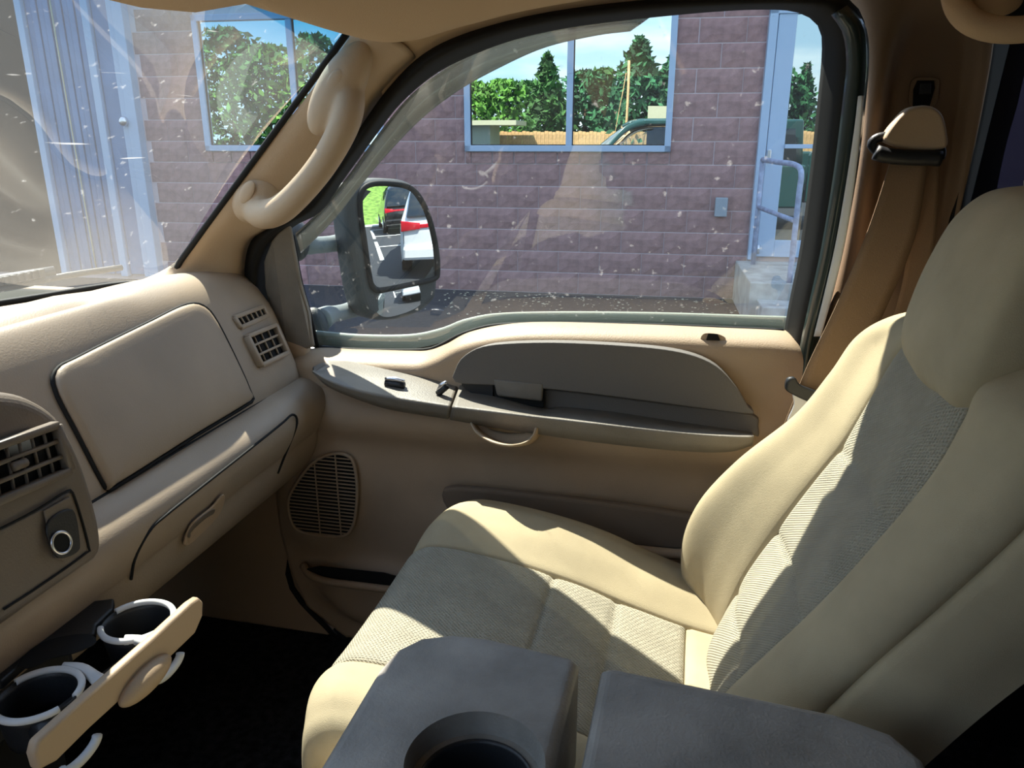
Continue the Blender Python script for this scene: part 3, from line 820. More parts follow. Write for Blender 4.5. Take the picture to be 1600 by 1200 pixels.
# A pillar trim
ai = [tuple(np.array(WSB[-1]) * (1 - t) + np.array(WST[-1]) * t + np.array([.008, .0, 0])) for t in (0, .2, .4, .6, .8, 1.0)]
ai = [P(205, 446, x=-.94), P(262, 420, y=1.215)] + [P(a, b, y=y) for a, b, y in [(300, 378, 1.212), (342, 328, 1.205), (415, 233, 1.195), (489, 139, 1.18), (546, 60, 1.165), (560, 30, 1.16)]]
ao = [P(392, 462, y=1.36), P(388, 415, y=1.35)] + [P(a, b, y=y) for a, b, y in [(400, 372, 1.345), (445, 346, 1.34), (520, 266, 1.315), (562, 206, 1.29), (604, 147, 1.265), (655, 94, 1.24)]]
mid1 = [tuple(np.array(a) * .7 + np.array(b) * .3 + np.array([.012, -.025, 0])) for a, b in zip(ai, ao)]
mid2 = [tuple(np.array(a) * .3 + np.array(b) * .7 + np.array([.018, -.03, 0])) for a, b in zip(ai, ao)]
ao2 = [tuple(np.array(a) + np.array([-.006, .055, 0])) for a in ao]
o = loft('trim_3', [ai, mid1, mid2, ao, ao2], 'pillar', 60, 18); solid(o, .006, 0)
props(o, 'beige windshield pillar trim carrying the grab handle', kind='structure')

# grab handle on the A pillar
gh = thing('grab_handle', 'beige moulded grab handle on the windshield pillar', 'grab handle', P(460, 230, y=1.2))
hp = [P(a, b, y=y) for a, b, y in [(392, 318, 1.235), (410, 334, 1.20), (440, 326, 1.165), (478, 290, 1.15), (512, 245, 1.145), (538, 195, 1.145), (546, 160, 1.155), (542, 135, 1.175), (535, 115, 1.20)]]
h = tube('grip', hp, [.024, .026, .024, .0225, .022, .022, .023, .024, .02], 'pillar', gh, n=60, seg=24)
e1 = ellipsoid('lower_mount', P(398, 308, y=1.225), (.036, .034, .050), 'pillar', gh, R=[[.8, 0, .6], [0, 1, 0], [-.6, 0, .8]])
e2 = ellipsoid('upper_mount', P(530, 140, y=1.165), (.034, .030, .082), 'pillar', gh, R=[[.8, 0, .6], [0, 1, 0], [-.6, 0, .8]])
h = merge([h, e1, e2], 'grip')
rm = h.modifiers.new('blend', 'REMESH'); rm.mode = 'VOXEL'; rm.voxel_size = .0032; rm.use_smooth_shade = True
sm = h.modifiers.new('soften', 'SMOOTH'); sm.iterations = 14; sm.factor = .6
for (a, b, yy) in ((386, 300, 1.192), (522, 128, 1.139)):
    c = P(a, b, y=yy); ellipsoid('screw_cap', c, (.011, .004, .022), 'pillar', gh, R=[[.8, 0, .6], [0, 1, 0], [-.6, 0, .8]])
sp = [P(a, b, y=1.235) for a, b in [(404, 300), (440, 250), (485, 190), (512, 140)]]
tube('base_strip', sp, .012, 'tan', gh, n=20, seg=10)

# ------------------------------------------------------------------ B pillar trim
def bfn(G):
    # oval recess around the belt guide
    c = P(1440, 235, y=1.33); ax = P(1455, 100, y=1.33) - P(1415, 370, y=1.33); L = np.linalg.norm(ax); ax /= L
    for i in range(G.shape[0]):
        for j in range(G.shape[1]):
            d = G[i, j] - c; d[1] = 0; v = d @ ax; u = np.linalg.norm(d - ax * v)
            q = (u / .060) ** 4 + (v / .195) ** 4
            G[i, j, 1] += .045 / (1 + (q) ** 3)
    return G
b0 = [P(a, b, y=1.345) for a, b in [(1300, -80), (1338, 30), (1349, 150), (1338, 260), (1318, 380), (1290, 500), (1270, 600), (1230, 720), (1190, 850), (1160, 950)]]
b1 = [P(a, b, y=1.315) for a, b in [(1385, -30), (1382, 60), (1376, 150), (1362, 260), (1342, 380), (1315, 500), (1290, 600), (1255, 720), (1220, 850), (1190, 950)]]
b2 = [P(a, b, y=1.31) for a, b in [(1500, -30), (1500, 60), (1492, 150), (1478, 260), (1452, 380), (1420, 500), (1390, 600), (1350, 720), (1320, 850), (1290, 950)]]
b3 = [P(a, b, y=1.34) for a, b in [(1556, -30), (1552, 60), (1538, 150), (1516, 260), (1490, 380), (1465, 500), (1430, 600), (1400, 720), (1360, 850), (1330, 950)]]
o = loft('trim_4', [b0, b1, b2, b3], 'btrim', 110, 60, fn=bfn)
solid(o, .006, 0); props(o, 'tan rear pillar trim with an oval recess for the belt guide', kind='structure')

# seat belt
sb = thing('seat_belt', 'tan passenger seat belt hanging from its pillar guide', 'seat belt', P(1340, 500, y=1.3))
def ribbon(name, c, wdir, wd, mat, parent, n=40, th=.0018):
    p = crv(c, n); W = np.array(wdir, float); 
    G = np.array([[q - W * wd / 2, q - W * wd / 6, q + W * wd / 6, q + W * wd / 2] for q in p])
    o = gridmesh(name, G, mat, parent); solid(o, th, 0); return o
wv = P(1452, 262, y=1.28) - P(1390, 258, y=1.28); ww = np.linalg.norm(wv)
def ribbon2(name, L, R, mat, parent, n=50):
    o = loft(name, [L, R], mat, n, 6, parent); solid(o, .0018, 0); return o
ribbon2('webbing', [P(a, b, y=y) for a, b, y in [(1390, 245, 1.285), (1388, 262, 1.27), (1352, 370, 1.262), (1305, 480, 1.255), (1262, 570, 1.25), (1240, 625, 1.25), (1215, 690, 1.255), (1190, 760, 1.26)]],
        [P(a, b, y=y) for a, b, y in [(1450, 245, 1.285), (1449, 262, 1.272), (1430, 370, 1.27), (1385, 480, 1.265), (1342, 570, 1.26), (1320, 620, 1.26), (1290, 690, 1.26), (1260, 760, 1.26)]], 'belt', sb)
ribbon2('webbing', [P(a, b, y=y) for a, b, y in [(1430, 250, 1.30), (1420, 370, 1.30), (1400, 480, 1.30), (1330, 690, 1.30)]],
        [P(a, b, y=y) for a, b, y in [(1470, 250, 1.30), (1462, 370, 1.30), (1440, 480, 1.30), (1400, 690, 1.30)]], 'belt', sb)
tube('guide_ring', [P(a, b, y=1.268) for a, b in [(1368, 238), (1385, 243), (1420, 246), (1455, 247), (1470, 248)]], .011, 'blackp', sb, n=16, seg=12)
tube('guide_ring', [P(a, b, y=1.285) for a, b in [(1372, 238), (1362, 226), (1370, 216), (1392, 212), (1420, 210), (1458, 216), (1470, 236), (1468, 248)]], .007, 'blackp', sb, n=30, seg=10)
# cover: rounded trapezoid
cv = [(1378, 222), (1376, 212), (1400, 180), (1418, 168), (1444, 167), (1462, 180), (1470, 210), (1468, 230), (1440, 234), (1400, 230)]
cp = [P(a, b, y=1.30) for a, b in cv]
plate('guide_cover', cp, (0, -1, 0), .035, 'pillar', sb, .013, 60, 5)
# adjuster slot
sl = [(1428, 122), (1462, 122), (1466, 135), (1458, 166), (1422, 166), (1420, 140)]
plate('adjuster_slot', [P(a, b, y=1.345) for a, b in sl], (0, -1, 0), .006, 'btrim', sb, .002, 40)
plate('adjuster_slot', [P(a, b, y=1.338) for a, b in [(1433, 126), (1459, 126), (1460, 138), (1452, 166), (1426, 166), (1427, 140)]], (0, -1, 0), .002, 'hole', sb, .0)
plate('adjuster_button', [P(a, b, y=1.335) for a, b in [(1436, 130), (1454, 130), (1453, 148), (1434, 148)]], (0, -1, 0), .006, 'blackp', sb, .002)
# buckle tongue
tn = [P(a, b, y=1.245) for a, b in [(1228, 590), (1240, 588), (1250, 600), (1292, 616), (1290, 632), (1262, 626), (1232, 612), (1225, 604)]]
plate('tongue_grip', tn, (.1, -1, .1), .014, 'blackp', sb, .004, 50)
tm = [P(a, b, y=1.243) for a, b in [(1240, 614), (1274, 630), (1270, 640), (1246, 668), (1234, 664), (1230, 656), (1240, 632)]]
plate('tongue_plate', tm, (.1, -1, .1), .004, 'latch', sb, .001, 40)
plate('tongue_hole', [P(a, b, y=1.2385) for a, b in [(1239, 651), (1250, 654), (1247, 660), (1236, 657)]], (.1, -1, .1), .001, 'hole', sb, 0)

# rear grab handle, top right
rg = thing('grab_handle', 'tan roof grab handle at the top right, above the rear pillar', 'grab handle', P(1540, 20, y=1.18))
tube('grip', [P(a, b, y=y) for a, b, y in [(1494, -40, 1.18), (1492, -5, 1.16), (1508, 26, 1.14), (1545, 44, 1.13), (1600, 46, 1.12), (1680, 30, 1.12), (1720, -20, 1.15)]], .0155, 'headliner', rg, n=40, seg=18)
ellipsoid('mount_cover', P(1556, 2, y=1.16), (.03, .015, .018), 'headliner', rg)

# rear side of the cab: dark opening strip, tinted quarter window
o = loft('door_seal', [[P(a, b, y=1.345) for a, b in [(1540, 40), (1526, 150), (1504, 260), (1480, 370), (1456, 480)]],
     [P(a, b, y=1.40) for a, b in [(1612, 40), (1590, 150), (1566, 240), (1540, 370), (1520, 480)]]], 'black', 30, 5)
solid(o, .006, 0); props(o, 'black rubber seal strip behind the rear pillar trim', 'seal')
qg = [(.42, 1.40, 1.18), (1.1, 1.40, 1.18), (1.1, 1.30, 1.66), (.42, 1.30, 1.66)]
o = mk('window_4', qg, [(0, 1, 2, 3)], 'tglass', smooth=False); solid(o, .004, 0); props(o, 'dark tinted rear side window', kind='structure')
o = box('wall_rear_side', (.40, 1.34, .42), (1.7, 1.44, 1.18), 'black'); props(o, kind='structure')
o = box('wall_rear_corner', (1.1, 1.30, 1.18), (1.7, 1.40, 1.75), 'black'); props(o, kind='structure')
o = box('trim_5', (.40, 1.27, 1.66), (1.7, 1.33, 1.80), 'black'); props(o, kind='structure')

o = box('trim_7', (.25, 1.08, 1.756), (1.7, 1.34, 1.80), 'black'); props(o, kind='structure')

# =================================================================== PASSENGER DOOR
door = thing('passenger_door', 'beige passenger door with grey armrest, speaker and map pocket', 'door', P(840, 700, y=1.38))
top = [(440, 575), (487, 548), (560, 549), (640, 551), (672, 550), (700, 540), (735, 522), (790, 510), (860, 507), (1000, 510), (1120, 515), (1222, 520), (1246, 527), (1254, 545)]
topP = DL(top, -.005)
ledge = [P(a, b + 14, y=1.352) for a, b in top]
botP = [(p[0], 1.34, .44) for p in topP]
left = [(478, 600), (462, 640), (440, 700), (424, 770), (428, 830), (445, 895), (470, 945), (530, 992), (560, 1010)]
leftP = [P(a, b, y=1.33) for a, b in left]
lz = np.array([p[2] for p in leftP])[::-1]; lx = np.array([p[0] for p in leftP])[::-1]
def bump(v, a, b, s):        # smooth box between a and b
    return 1 / (1 + math.exp(-(v - a) / s)) * 1 / (1 + math.exp((v - b) / s))
# feature positions on the door plane (x, z)
def F_(px, py): q = P(px, py, y=1.33); return q[0], q[2]
sx0, sz0 = F_(508, 775)
px0, _ = F_(640, 820); px1, pz1 = F_(1140, 760)
pk0 = F_(705, 800); pk1 = F_(1085, 850)
pull = F_(790, 665)
def door_y(x, z):
    y = 1.335
    # tan swelling below the armrest
    zb = 1.045 + .0 * x
    y -= .045 * bump(z, .945, 1.01, .016) * bump(x, -.80, .16, .03)
    # speaker pod
    d = math.hypot((x - sx0) / .095, (z - sz0) / .125)
    y -= .018 / (1 + d ** 10)
    # map pocket lip
    y -= .045 * bump(z, .60, .785, .012) * bump(x, pk0[0] + .02, .13, .03)
    # front lower bin
    d = math.hypot((x + .60) / .13, (z - .57) / .075)
    y -= .035 / (1 + d ** 8)
    # edge bevel inward at lower and upper
    return y
nu, nv = 150, 110
tP = crv(topP, nu); ti = np.linspace(0, 1, nu)
lP = crv(ledge, nu)
G = np.zeros((nv, nu, 3))
for i in range(nu):
    x0, z0 = tP[i][0], tP[i][2]
    for j in range(nv):
        if j < 8:                     # rolled belt ledge from the glass inwards
            t = j / 7; a = t * PI / 2
            y = tP[i][1] + (1.335 - tP[i][1]) * math.sin(a); z = z0 - .022 * (1 - math.cos(a)); x = x0
        else:
            t = (j - 7) / (nv - 8); z = (z0 - .022) * (1 - t) + .45 * t; x = x0
            y = door_y(x, z)
            if j < 16: y = y * (j - 7) / 9 + 1.335 * (16 - j) / 9
        # left boundary: squeeze columns to the curved front edge
        xl = np.interp(z, lz, lx) if z < lz.max() else tP[0][0] + (z - lz.max()) * 0
        if z < lz.max() + .02:
            f = 1 - i / (nu - 1)
            x = x + (xl - tP[0][0]) * f ** 1.5
        if i < 3: y += .012 * (3 - i)
        G[j, i] = (x, y, z)
o = gridmesh('door_panel', G, 'tan_soft', door); solid(o, .01, 1 if False else 0)
# glass
gl = [(497, 540), (560, 546), (640, 548), (690, 537), (730, 518), (800, 506), (1000, 507), (1224, 516), (1252, 390), (1270, 260), (1288, 60), (1268, 10), (1220, 5), (1000, 14), (880, 35), (780, 60), (700, 95), (640, 150), (560, 245), (470, 362), (482, 450)]
p = DL(gl, .012)
cc = np.mean(p, 0)
V = [cc] + list(p); k = len(p)
o = mk('window_glass', V, [(0, 1 + i, 1 + (i + 1) % k) for i in range(k)], 'glass', door, smooth=False)
bl = [(490, 516), (560, 522), (640, 522), (690, 512), (730, 497), (800, 487), (1000, 487), (1228, 494)]
B1 = DL(bl, .030); B0 = [p + np.array([0, -.003, -.030]) for p in B1]
o = loft('belt_molding', [B0, B1, [np.array([p[0], 1.50, min(p[2] - .035, 1.12)]) for p in B1], [np.array([p[0], 1.52, 1.05]) for p in B1]], 'molding', 60, 12, door); o['label'] = 'grey-green outer belt molding'
# black run channel along glass bottom
tube('glass_channel', DL([(494, 543), (560, 547), (640, 548), (672, 546), (692, 538), (732, 519), (800, 507), (1000, 508), (1224, 517)], -.004), .0045, 'black', door, n=60, seg=8)
tube('glass_channel', DL([(457, 368), (470, 440), (484, 490), (496, 541)], -.004), .004, 'black', door, n=20, seg=8)
# sail panel (grey corner triangle)
spn = [(457, 352), (473, 440), (485, 490), (494, 541), (470, 549), (452, 552), (430, 500), (418, 450), (416, 410), (428, 378), (444, 358)]
plate('sail_panel', DL(spn, -.03), (0, -1, .3), .012, 'grey', door, .006)
# rain visor outside, above the window
v1 = [(462, 366), (500, 330), (545, 275), (590, 213), (640, 152), (700, 106), (760, 76), (840, 52), (940, 34), (1015, 26)]
v2 = [(470, 395), (520, 345), (565, 288), (610, 235), (660, 184), (715, 142), (775, 108), (850, 74), (930, 55), (985, 48)]
o = loft('rain_visor', [DL(v1, .02), DL([((a + c) / 2, (b + d) / 2) for (a, b), (c, d) in zip(v1, v2)], .05), DL(v2, .06)], 'visor', 60, 8, door); solid(o, .003, 0)
o['label'] = 'smoked grey rain visor'

# grey upper pad
pad = [(722, 592), (722, 572), (735, 552), (770, 536), (850, 531), (950, 534), (1050, 543), (1110, 562), (1145, 595), (1165, 628), (1172, 640), (1050, 625), (950, 612), (860, 602), (790, 597)]
plate('upper_pad', [P(a, b, y=1.328) for a, b in pad], (0, -1, .15), .044, 'grey2', door, .024, 90, 6)
low = [(772, 598), (860, 604), (950, 614), (1050, 627), (1172, 642), (1184, 665), (1184, 690), (1160, 702), (1000, 690), (850, 668), (740, 650), (715, 620), (740, 598)]
plate('lower_pad', [P(a, b, y=1.332) for a, b in low], (0, -1, .0), .02, 'grey2', door, .004, 90, 3)
# armrest: cross-section sweep (inner top, crest, under)
def arm(name, inner, crest, bottom, mat, yi, yc, yb):
    I = crv([P(a, b, y=yi) for a, b in inner], 60); Cc = crv([P(a, b, y=yc) for a, b in crest], 60); Bt = crv([P(a, b, y=yb) for a, b in bottom], 60)
    G = []
    for t in range(60):
        i_, c_, b_ = I[t], Cc[t], Bt[t]
        r = .009
        di = (i_ - c_); di /= np.linalg.norm(di) + 1e-9; db = (b_ - c_); db /= np.linalg.norm(db) + 1e-9
        row = [i_ + np.array([0, .03, -.01]), i_, i_ * .5 + c_ * .5]
        for q in np.linspace(0, 1, 7): row.append(c_ + di * r * (1 - q) ** 2 + db * r * q ** 2)
        row += [c_ * .5 + b_ * .5 + np.array([0, -.002, 0]), b_, b_ + np.array([0, .06, 0])]
        G.append(row)
    G = np.array(G)
    # close both ends by shrinking the last rings
    o = gridmesh(name, G, mat, door)
    me = o.data; bm = bmesh.new(); bm.from_mesh(me)
    nvv = G.shape[1]; bm.verts.ensure_lookup_table()
    bm.faces.new([bm.verts[k] for k in range(nvv)]); bm.faces.new([bm.verts[59 * nvv + k] for k in range(nvv)][::-1])
    bmesh.ops.recalc_face_normals(bm, faces=bm.faces); bm.to_mesh(me); bm.free()
    return o
o = arm('switch_panel', [(489, 572), (505, 565), (540, 564), (600, 571), (660, 583), (716, 598)], [(488, 580), (512, 594), (550, 608), (600, 619), (655, 628), (703, 635)], [(489, 583), (512, 604), (550, 621), (600, 638), (655, 648), (700, 655)], 'grey', 1.345, 1.235, 1.252)
o['label'] = 'grey switch panel'
o = arm('armrest', [(719, 601), (775, 610), (850, 634), (880, 632), (960, 640), (1060, 656), (1140, 668), (1176, 676)], [(706, 636), (770, 643), (850, 652), (920, 660), (1000, 669), (1080, 677), (1140, 681), (1178, 682)], [(703, 656), (770, 668), (850, 680), (920, 690), (1000, 699), (1080, 706), (1140, 706), (1176, 696)], 'grey', 1.33, 1.218, 1.238)
o['label'] = 'long grey armrest'
# recessed pull cup of the door release
plate('pull_cup', [P(a, b, y=1.300) for a, b in [(770, 592), (852, 600), (850, 636), (800, 630), (770, 624)]], (0, -1, 0), .004, 'black', door, .001)
plate('door_release', [P(a, b, y=1.292) for a, b in [(772, 592), (850, 599), (848, 627), (778, 618)]], (0, -1, .3), .010, 'grey', door, .004)
plate('armrest_well', [P(a, b, y=1.300) for a, b in [(722, 588), (772, 592), (775, 628), (735, 612), (722, 602)]], (0, -1, 0), .004, 'blackp', door, .001)
# switches
for (a, b, c_, d_) in ((602, 595, 632, 599), (684, 612, 698, 600)):
    p0 = P(a, b, y=1.275); p1 = P(c_, d_, y=1.275)
    tube('door_switch', [p0 + [0, 0, .004], (p0 + p1) / 2 + [0, 0, .006], p1 + [0, 0, .004]], [.003, .0048, .003], 'chrome', door, n=8, seg=12)
    tube('switch_bezel', [p0 + [0, 0, -.004], p1 + [0, 0, -.004]], .0062, 'blackp', door, n=4, seg=12)
# beige pull pocket beneath the armrest
arc = [(736, 660), (746, 676), (768, 690), (795, 696), (820, 692), (834, 680), (838, 668)]
A1 = [P(a, b, y=1.178 + .05 * abs((a - 790) / 50.0) ** 2) for a, b in arc]
A0 = [P(a, b, y=1.262) for a, b in [(744, 652), (752, 662), (770, 672), (795, 677), (816, 676), (830, 670), (836, 662)]]
A2 = [p + np.array([0, .05, -.02]) for p in A1]
o = loft('pull_pocket', [A0, [p * .75 + q * .25 + np.array([0, 0, -.014]) for p, q in zip(A0, A1)], [p * .35 + q * .65 + np.array([0, 0, -.008]) for p, q in zip(A0, A1)], A1, A2], 'pillar', 40, 16, door); solid(o, .004, 0); o['label'] = 'beige pull pocket below the armrest'
# lock opening
plate('lock_bezel', [P(a, b, y=1.345) for a, b in [(1094, 534), (1100, 524), (1122, 525), (1134, 532), (1126, 539), (1102, 539)]], (0, -.6, .8), .006, 'tan', door, .002, 30)
plate('lock_opening', [P(a, b, y=1.342) for a, b in [(1103, 534), (1106, 524), (1121, 525), (1125, 534)]], (0, -.6, .8), .006, 'hole', door, .001)

# speaker grille: dark cavity behind separate slats
gc = P(506, 774, y=1.312)
go = [(470, 745), (490, 722), (515, 710), (538, 710), (552, 722), (558, 760), (556, 800), (550, 825), (535, 838), (490, 836), (462, 826), (451, 800), (452, 775)]
gp = crv([P(a, b, y=1.312) for a, b in go], 80, True)
plate('speaker_cavity', gp, (0, -1, 0), .003, 'hole', door, 0)
rimp = crv([P(a, b, y=1.306) for a, b in go], 80, True)
sg_ = thing
grille_root = tube('speaker_grille', rimp, .0035, 'tan_soft', door, n=80, seg=8, closed=True)
zmin, zmax = gp[:, 2].min(), gp[:, 2].max()
NS = 24
for k in range(1, NS):
    z = zmin + (zmax - zmin) * k / NS
    xs = []
    for i in range(80):
        a, b = gp[i], gp[(i + 1) % 80]
        if (a[2] - z) * (b[2] - z) < 0: xs.append(a[0] + (b[0] - a[0]) * (z - a[2]) / (b[2] - a[2]))
    if len(xs) >= 2:
        s = box('slat', (min(xs), 1.3055, z - .0012), (max(xs), 1.3075, z + .0012), 'tan_soft', grille_root)
for xx in (-.012, .035):
    zs = [q[2] for q in gp if abs(q[0] - (gc[0] + xx)) < .008]
    box('slat', (gc[0] + xx - .0012, 1.305, min(zs)), (gc[0] + xx + .0012, 1.3075, max(zs)), 'tan_soft', grille_root)

# map pocket insert: dark panel between crease and lip
mp_ = [(694, 768), (702, 757), (740, 757), (850, 768), (960, 781), (1090, 800), (1112, 812), (1108, 842), (1080, 852), (960, 842), (860, 828), (780, 826), (730, 808), (704, 790)]
o = plate('map_pocket', [P(a, b, y=1.30) for a, b in mp_], (0, -1, 0), .020, 'brown', door, .006, 80)
o['label'] = 'dark brown map pocket insert'
lipc = [P(a, b, y=1.262) for a, b in [(716, 812), (770, 838), (860, 846), (960, 856), (1060, 866), (1110, 860)]]
tube('pocket_lip', lipc, .010, 'tan_soft', door, n=40, seg=12)
# lower front bin
tube('bin_lip', [P(a, b, y=y) for a, b, y in [(474, 884, 1.315), (484, 898, 1.292), (510, 908, 1.284), (560, 915, 1.284), (640, 925, 1.284)]], .008, 'tan_soft', door, n=30, seg=12)
plate('bin_opening', [P(a, b, y=1.296) for a, b in [(480, 888), (500, 884), (600, 894), (640, 905), (640, 920), (560, 912), (505, 903)]], (0, -1, 0), .004, 'hole', door, .001)

# kick panel forward of the door
kp = [(-1.45, 1.36, .42), (-.74, 1.36, .42), (-.74, 1.36, 1.10), (-1.0, 1.34, 1.2), (-1.45, 1.34, 1.2)]
o = plate('kick_panel', kp, (0, 1, 0), .03, 'tan', None, .008); props(o, 'beige kick panel beside the footwell, ahead of the door', 'kick panel')
o = tube('trim_6', [(-.80, 1.345, 1.1), (-.80, 1.345, .7), (-.82, 1.35, .55), (-.72, 1.35, .43)], .006, 'black', n=20, seg=8); props(o, kind='structure')

# =================================================================== TOWING MIRROR
mn = np.array([.86, -.50, 0.0]); mn /= np.linalg.norm(mn)
mc = P(625, 372, y=1.75)
mt = np.array([-mn[1], mn[0], 0]); 
def MP(px, py, d=0.0): return P(px, py, n=mn, c=mc + mn * d)
tm_ = thing('towing_mirror', 'tall black towing mirror on two arms outside the passenger window', 'side mirror', MP(620, 500))
ho = [(541, 310), (550, 290), (575, 281), (610, 279), (642, 284), (662, 302), (676, 332), (684, 375), (688, 420), (687, 452), (682, 470), (662, 488), (630, 500), (596, 502), (574, 494), (562, 470), (553, 420), (545, 360)]
hpts = [MP(a, b) for a, b in ho]
o = plate('housing', hpts, -mn, .075, 'mhouse', tm_, .026, 90, 6)
rim = [MP(a, b, .002) for a, b in [(565, 300), (580, 288), (610, 287), (640, 293), (658, 312), (672, 345), (682, 390), (684, 425), (678, 436), (640, 445), (600, 453), (585, 452), (578, 435), (570, 380), (563, 330)]]
tube('mirror_rim', rim, .0065, 'black', tm_, n=90, seg=8, closed=True)
def mirror_glass(name, outl, R):
    p = crv([MP(a, b, .004) for a, b in outl], 72, True); c = p.mean(0)
    V = []; F = []; rings = 14
    for k in range(rings + 1):
        f = k / rings
        for q in p:
            v = c + (q - c) * f; d2 = np.linalg.norm(v - c) ** 2
            V.append(v - mn * d2 / (2 * R))
    n_ = len(p)
    for k in range(rings):
        for i in range(n_):
            j = (i + 1) % n_
            F.append((k * n_ + i, k * n_ + j, (k + 1) * n_ + j, (k + 1) * n_ + i))
    me = bpy.data.meshes.new(name); me.from_pydata([tuple(v) for v in V], [], F)
    bm = bmesh.new(); bm.from_mesh(me); bmesh.ops.remove_doubles(bm, verts=bm.verts, dist=1e-6); bmesh.ops.recalc_face_normals(bm, faces=bm.faces)
    bm.to_mesh(me); bm.free(); me.materials.append(M['mirror'])
    for pl in me.polygons: pl.use_smooth = True
    o = bpy.data.objects.new(name, me); link(o, tm_); return o
mirror_glass('mirror_glass', [(568, 305), (580, 292), (610, 290), (638, 296), (655, 315), (668, 345), (678, 390), (680, 420), (674, 432), (640, 441), (600, 449), (589, 447), (581, 430), (573, 380), (566, 330)], 2.2)
o = mirror_glass('mirror_glass', [(584, 466), (600, 458), (640, 449), (660, 446), (667, 455), (663, 470), (650, 482), (620, 493), (600, 495), (588, 484)], .55)
o['label'] = 'small convex lower mirror glass'
for pts in ([(466, 372, 1.50), (480, 382, 1.54), (510, 382, 1.64), (550, 376, 1.74)], [(500, 500, 1.50), (515, 492, 1.56), (535, 488, 1.66), (562, 480, 1.76)]):
    tube('mirror_arm', [P(a, b, y=y) for a, b, y in pts], [.026, .019, .019, .022], 'armgrey', tm_, n=16, seg=14)
o = ellipsoid('mirror_base', P(462, 375, y=1.49), (.030, .025, .045), 'mhouse', tm_); o = ellipsoid('mirror_base', P(492, 512, y=1.49), (.030, .025, .045), 'mhouse', tm_)
o = box('amber_reflector', MP(684, 440) + [0.0, .0, -.02] - mn * .06, MP(684, 440) + [.004, .012, .05] - mn * .06, 'amber', tm_, .002)

# =================================================================== DASHBOARD
dash = thing('dashboard', 'tan dashboard with glove box door, air vents and knee pad', 'dashboard', (-.85, .7, 1.0))
# profile (x, z) rows front to rear, with right-end rounding in y
prof = [(-1.10, 1.232), (-1.02, 1.240), (-.965, 1.253), (-.90, 1.268), (-.86, 1.270), (-.828, 1.258), (-.806, 1.232), (-.787, 1.185), (-.768, 1.135), (-.752, 1.09), (-.740, 1.052), (-.742, 1.030)]
ysd = [-.45, 0, .3, .6, .8, 1.0, 1.1, 1.2, 1.27, 1.315, 1.345, 1.36]
edge_in = [0, 0, 0, 0, 0, 0, 0, 0, .0, .004, .018, .05]
G = []
for (x, z) in prof:
    row = []
    for y, ei in zip(ysd, edge_in):
        fwd = min(0, (y - .9)) * 0
        xx = x - ei * .9; zz = z - ei * .5 + (-.02 * max(0, (y - 1.15) / .2) if z > 1.2 else 0)
        row.append((xx, y, zz))
    G.append(row)
G = np.array(G); G = crm(G, 150); G = np.swapaxes(crm(np.swapaxes(G, 0, 1), 80), 0, 1)
# valley step across the top pad
for i in range(G.shape[0]):
    for j in range(G.shape[1]):
        x, y, z = G[i, j]
        if z > 1.2 and y < 1.12:
            k = min(1, max(0, (1.03 - y) / .07))
            G[i, j, 2] -= .020 * k * math.exp(-((x + .872) / .022) ** 2) - .006 * k * math.exp(-((x + .835) / .015) ** 2)
            G[i, j, 2] += .007 * k * math.exp(-((x + .925) / .014) ** 2)
o = gridmesh('upper_dash', G, 'dash', dash); solid(o, .012, 0)
# defroster slot on the top of the dash (mirrored in the windshield)
plate('defroster_slot', [(-1.01, .72, 1.2475), (-1.01, 1.08, 1.2475), (-.985, 1.08, 1.253), (-.985, .72, 1.253)], (0, 0, 1), .003, 'hole', dash, .001)
tube('dash_seam', [(-.945, 1.035, 1.262), (-.90, 1.032, 1.2705), (-.862, 1.03, 1.2715), (-.835, 1.028, 1.2645)], .0014, 'black', dash, n=20, seg=6)
# glove box door (upper): follows the face, slightly proud
def face_x(z): return np.interp(-z, [-q[1] for q in prof[5:]], [q[0] for q in prof[5:]])
gb = [(.786, 1.062), (.782, 1.14), (.782, 1.19), (.796, 1.212), (.84, 1.218), (.98, 1.230), (1.08, 1.237), (1.118, 1.230), (1.134, 1.205), (1.140, 1.14), (1.142, 1.075), (1.134, 1.062), (.98, 1.060), (.80, 1.056)]
go_ = crv([(0, a, b) for a, b in gb], 100, True)
cy, cz = .965, 1.145
V = []; F = []
fr_ = [0, .2, .4, .6, .75, .88, .95, .985, 1.0, 1.0]
pr_ = [.020, .020, .0198, .0195, .019, .018, .017, .0155, .012, -.004]
for f, pz in zip(fr_, pr_):
    for q in go_:
        y = cy + (q[1] - cy) * f; z = cz + (q[2] - cz) * f
        V.append((face_x(z) + pz, y, z + pz * .3))
for k in range(len(fr_) - 1):
    for i in range(100):
        j = (i + 1) % 100; F.append((k * 100 + i, k * 100 + j, (k + 1) * 100 + j, (k + 1) * 100 + i))
o = mk('glove_box_door', V, F, 'dash', dash)
bm = bmesh.new(); bm.from_mesh(o.data); bmesh.ops.remove_doubles(bm, verts=bm.verts, dist=1e-6); bmesh.ops.recalc_face_normals(bm, faces=bm.faces); bm.to_mesh(o.data); bm.free()
o['label'] = 'padded airbag door above the knee pad'
tube('door_gap', [(face_x(q[2]) + .0085, cy + (q[1] - cy) * (1.04 if q[1] > cy else 1.016), cz + (q[2] - cz) * 1.03) for q in go_[::2]], .0030, 'black', dash, n=120, seg=6, closed=True)
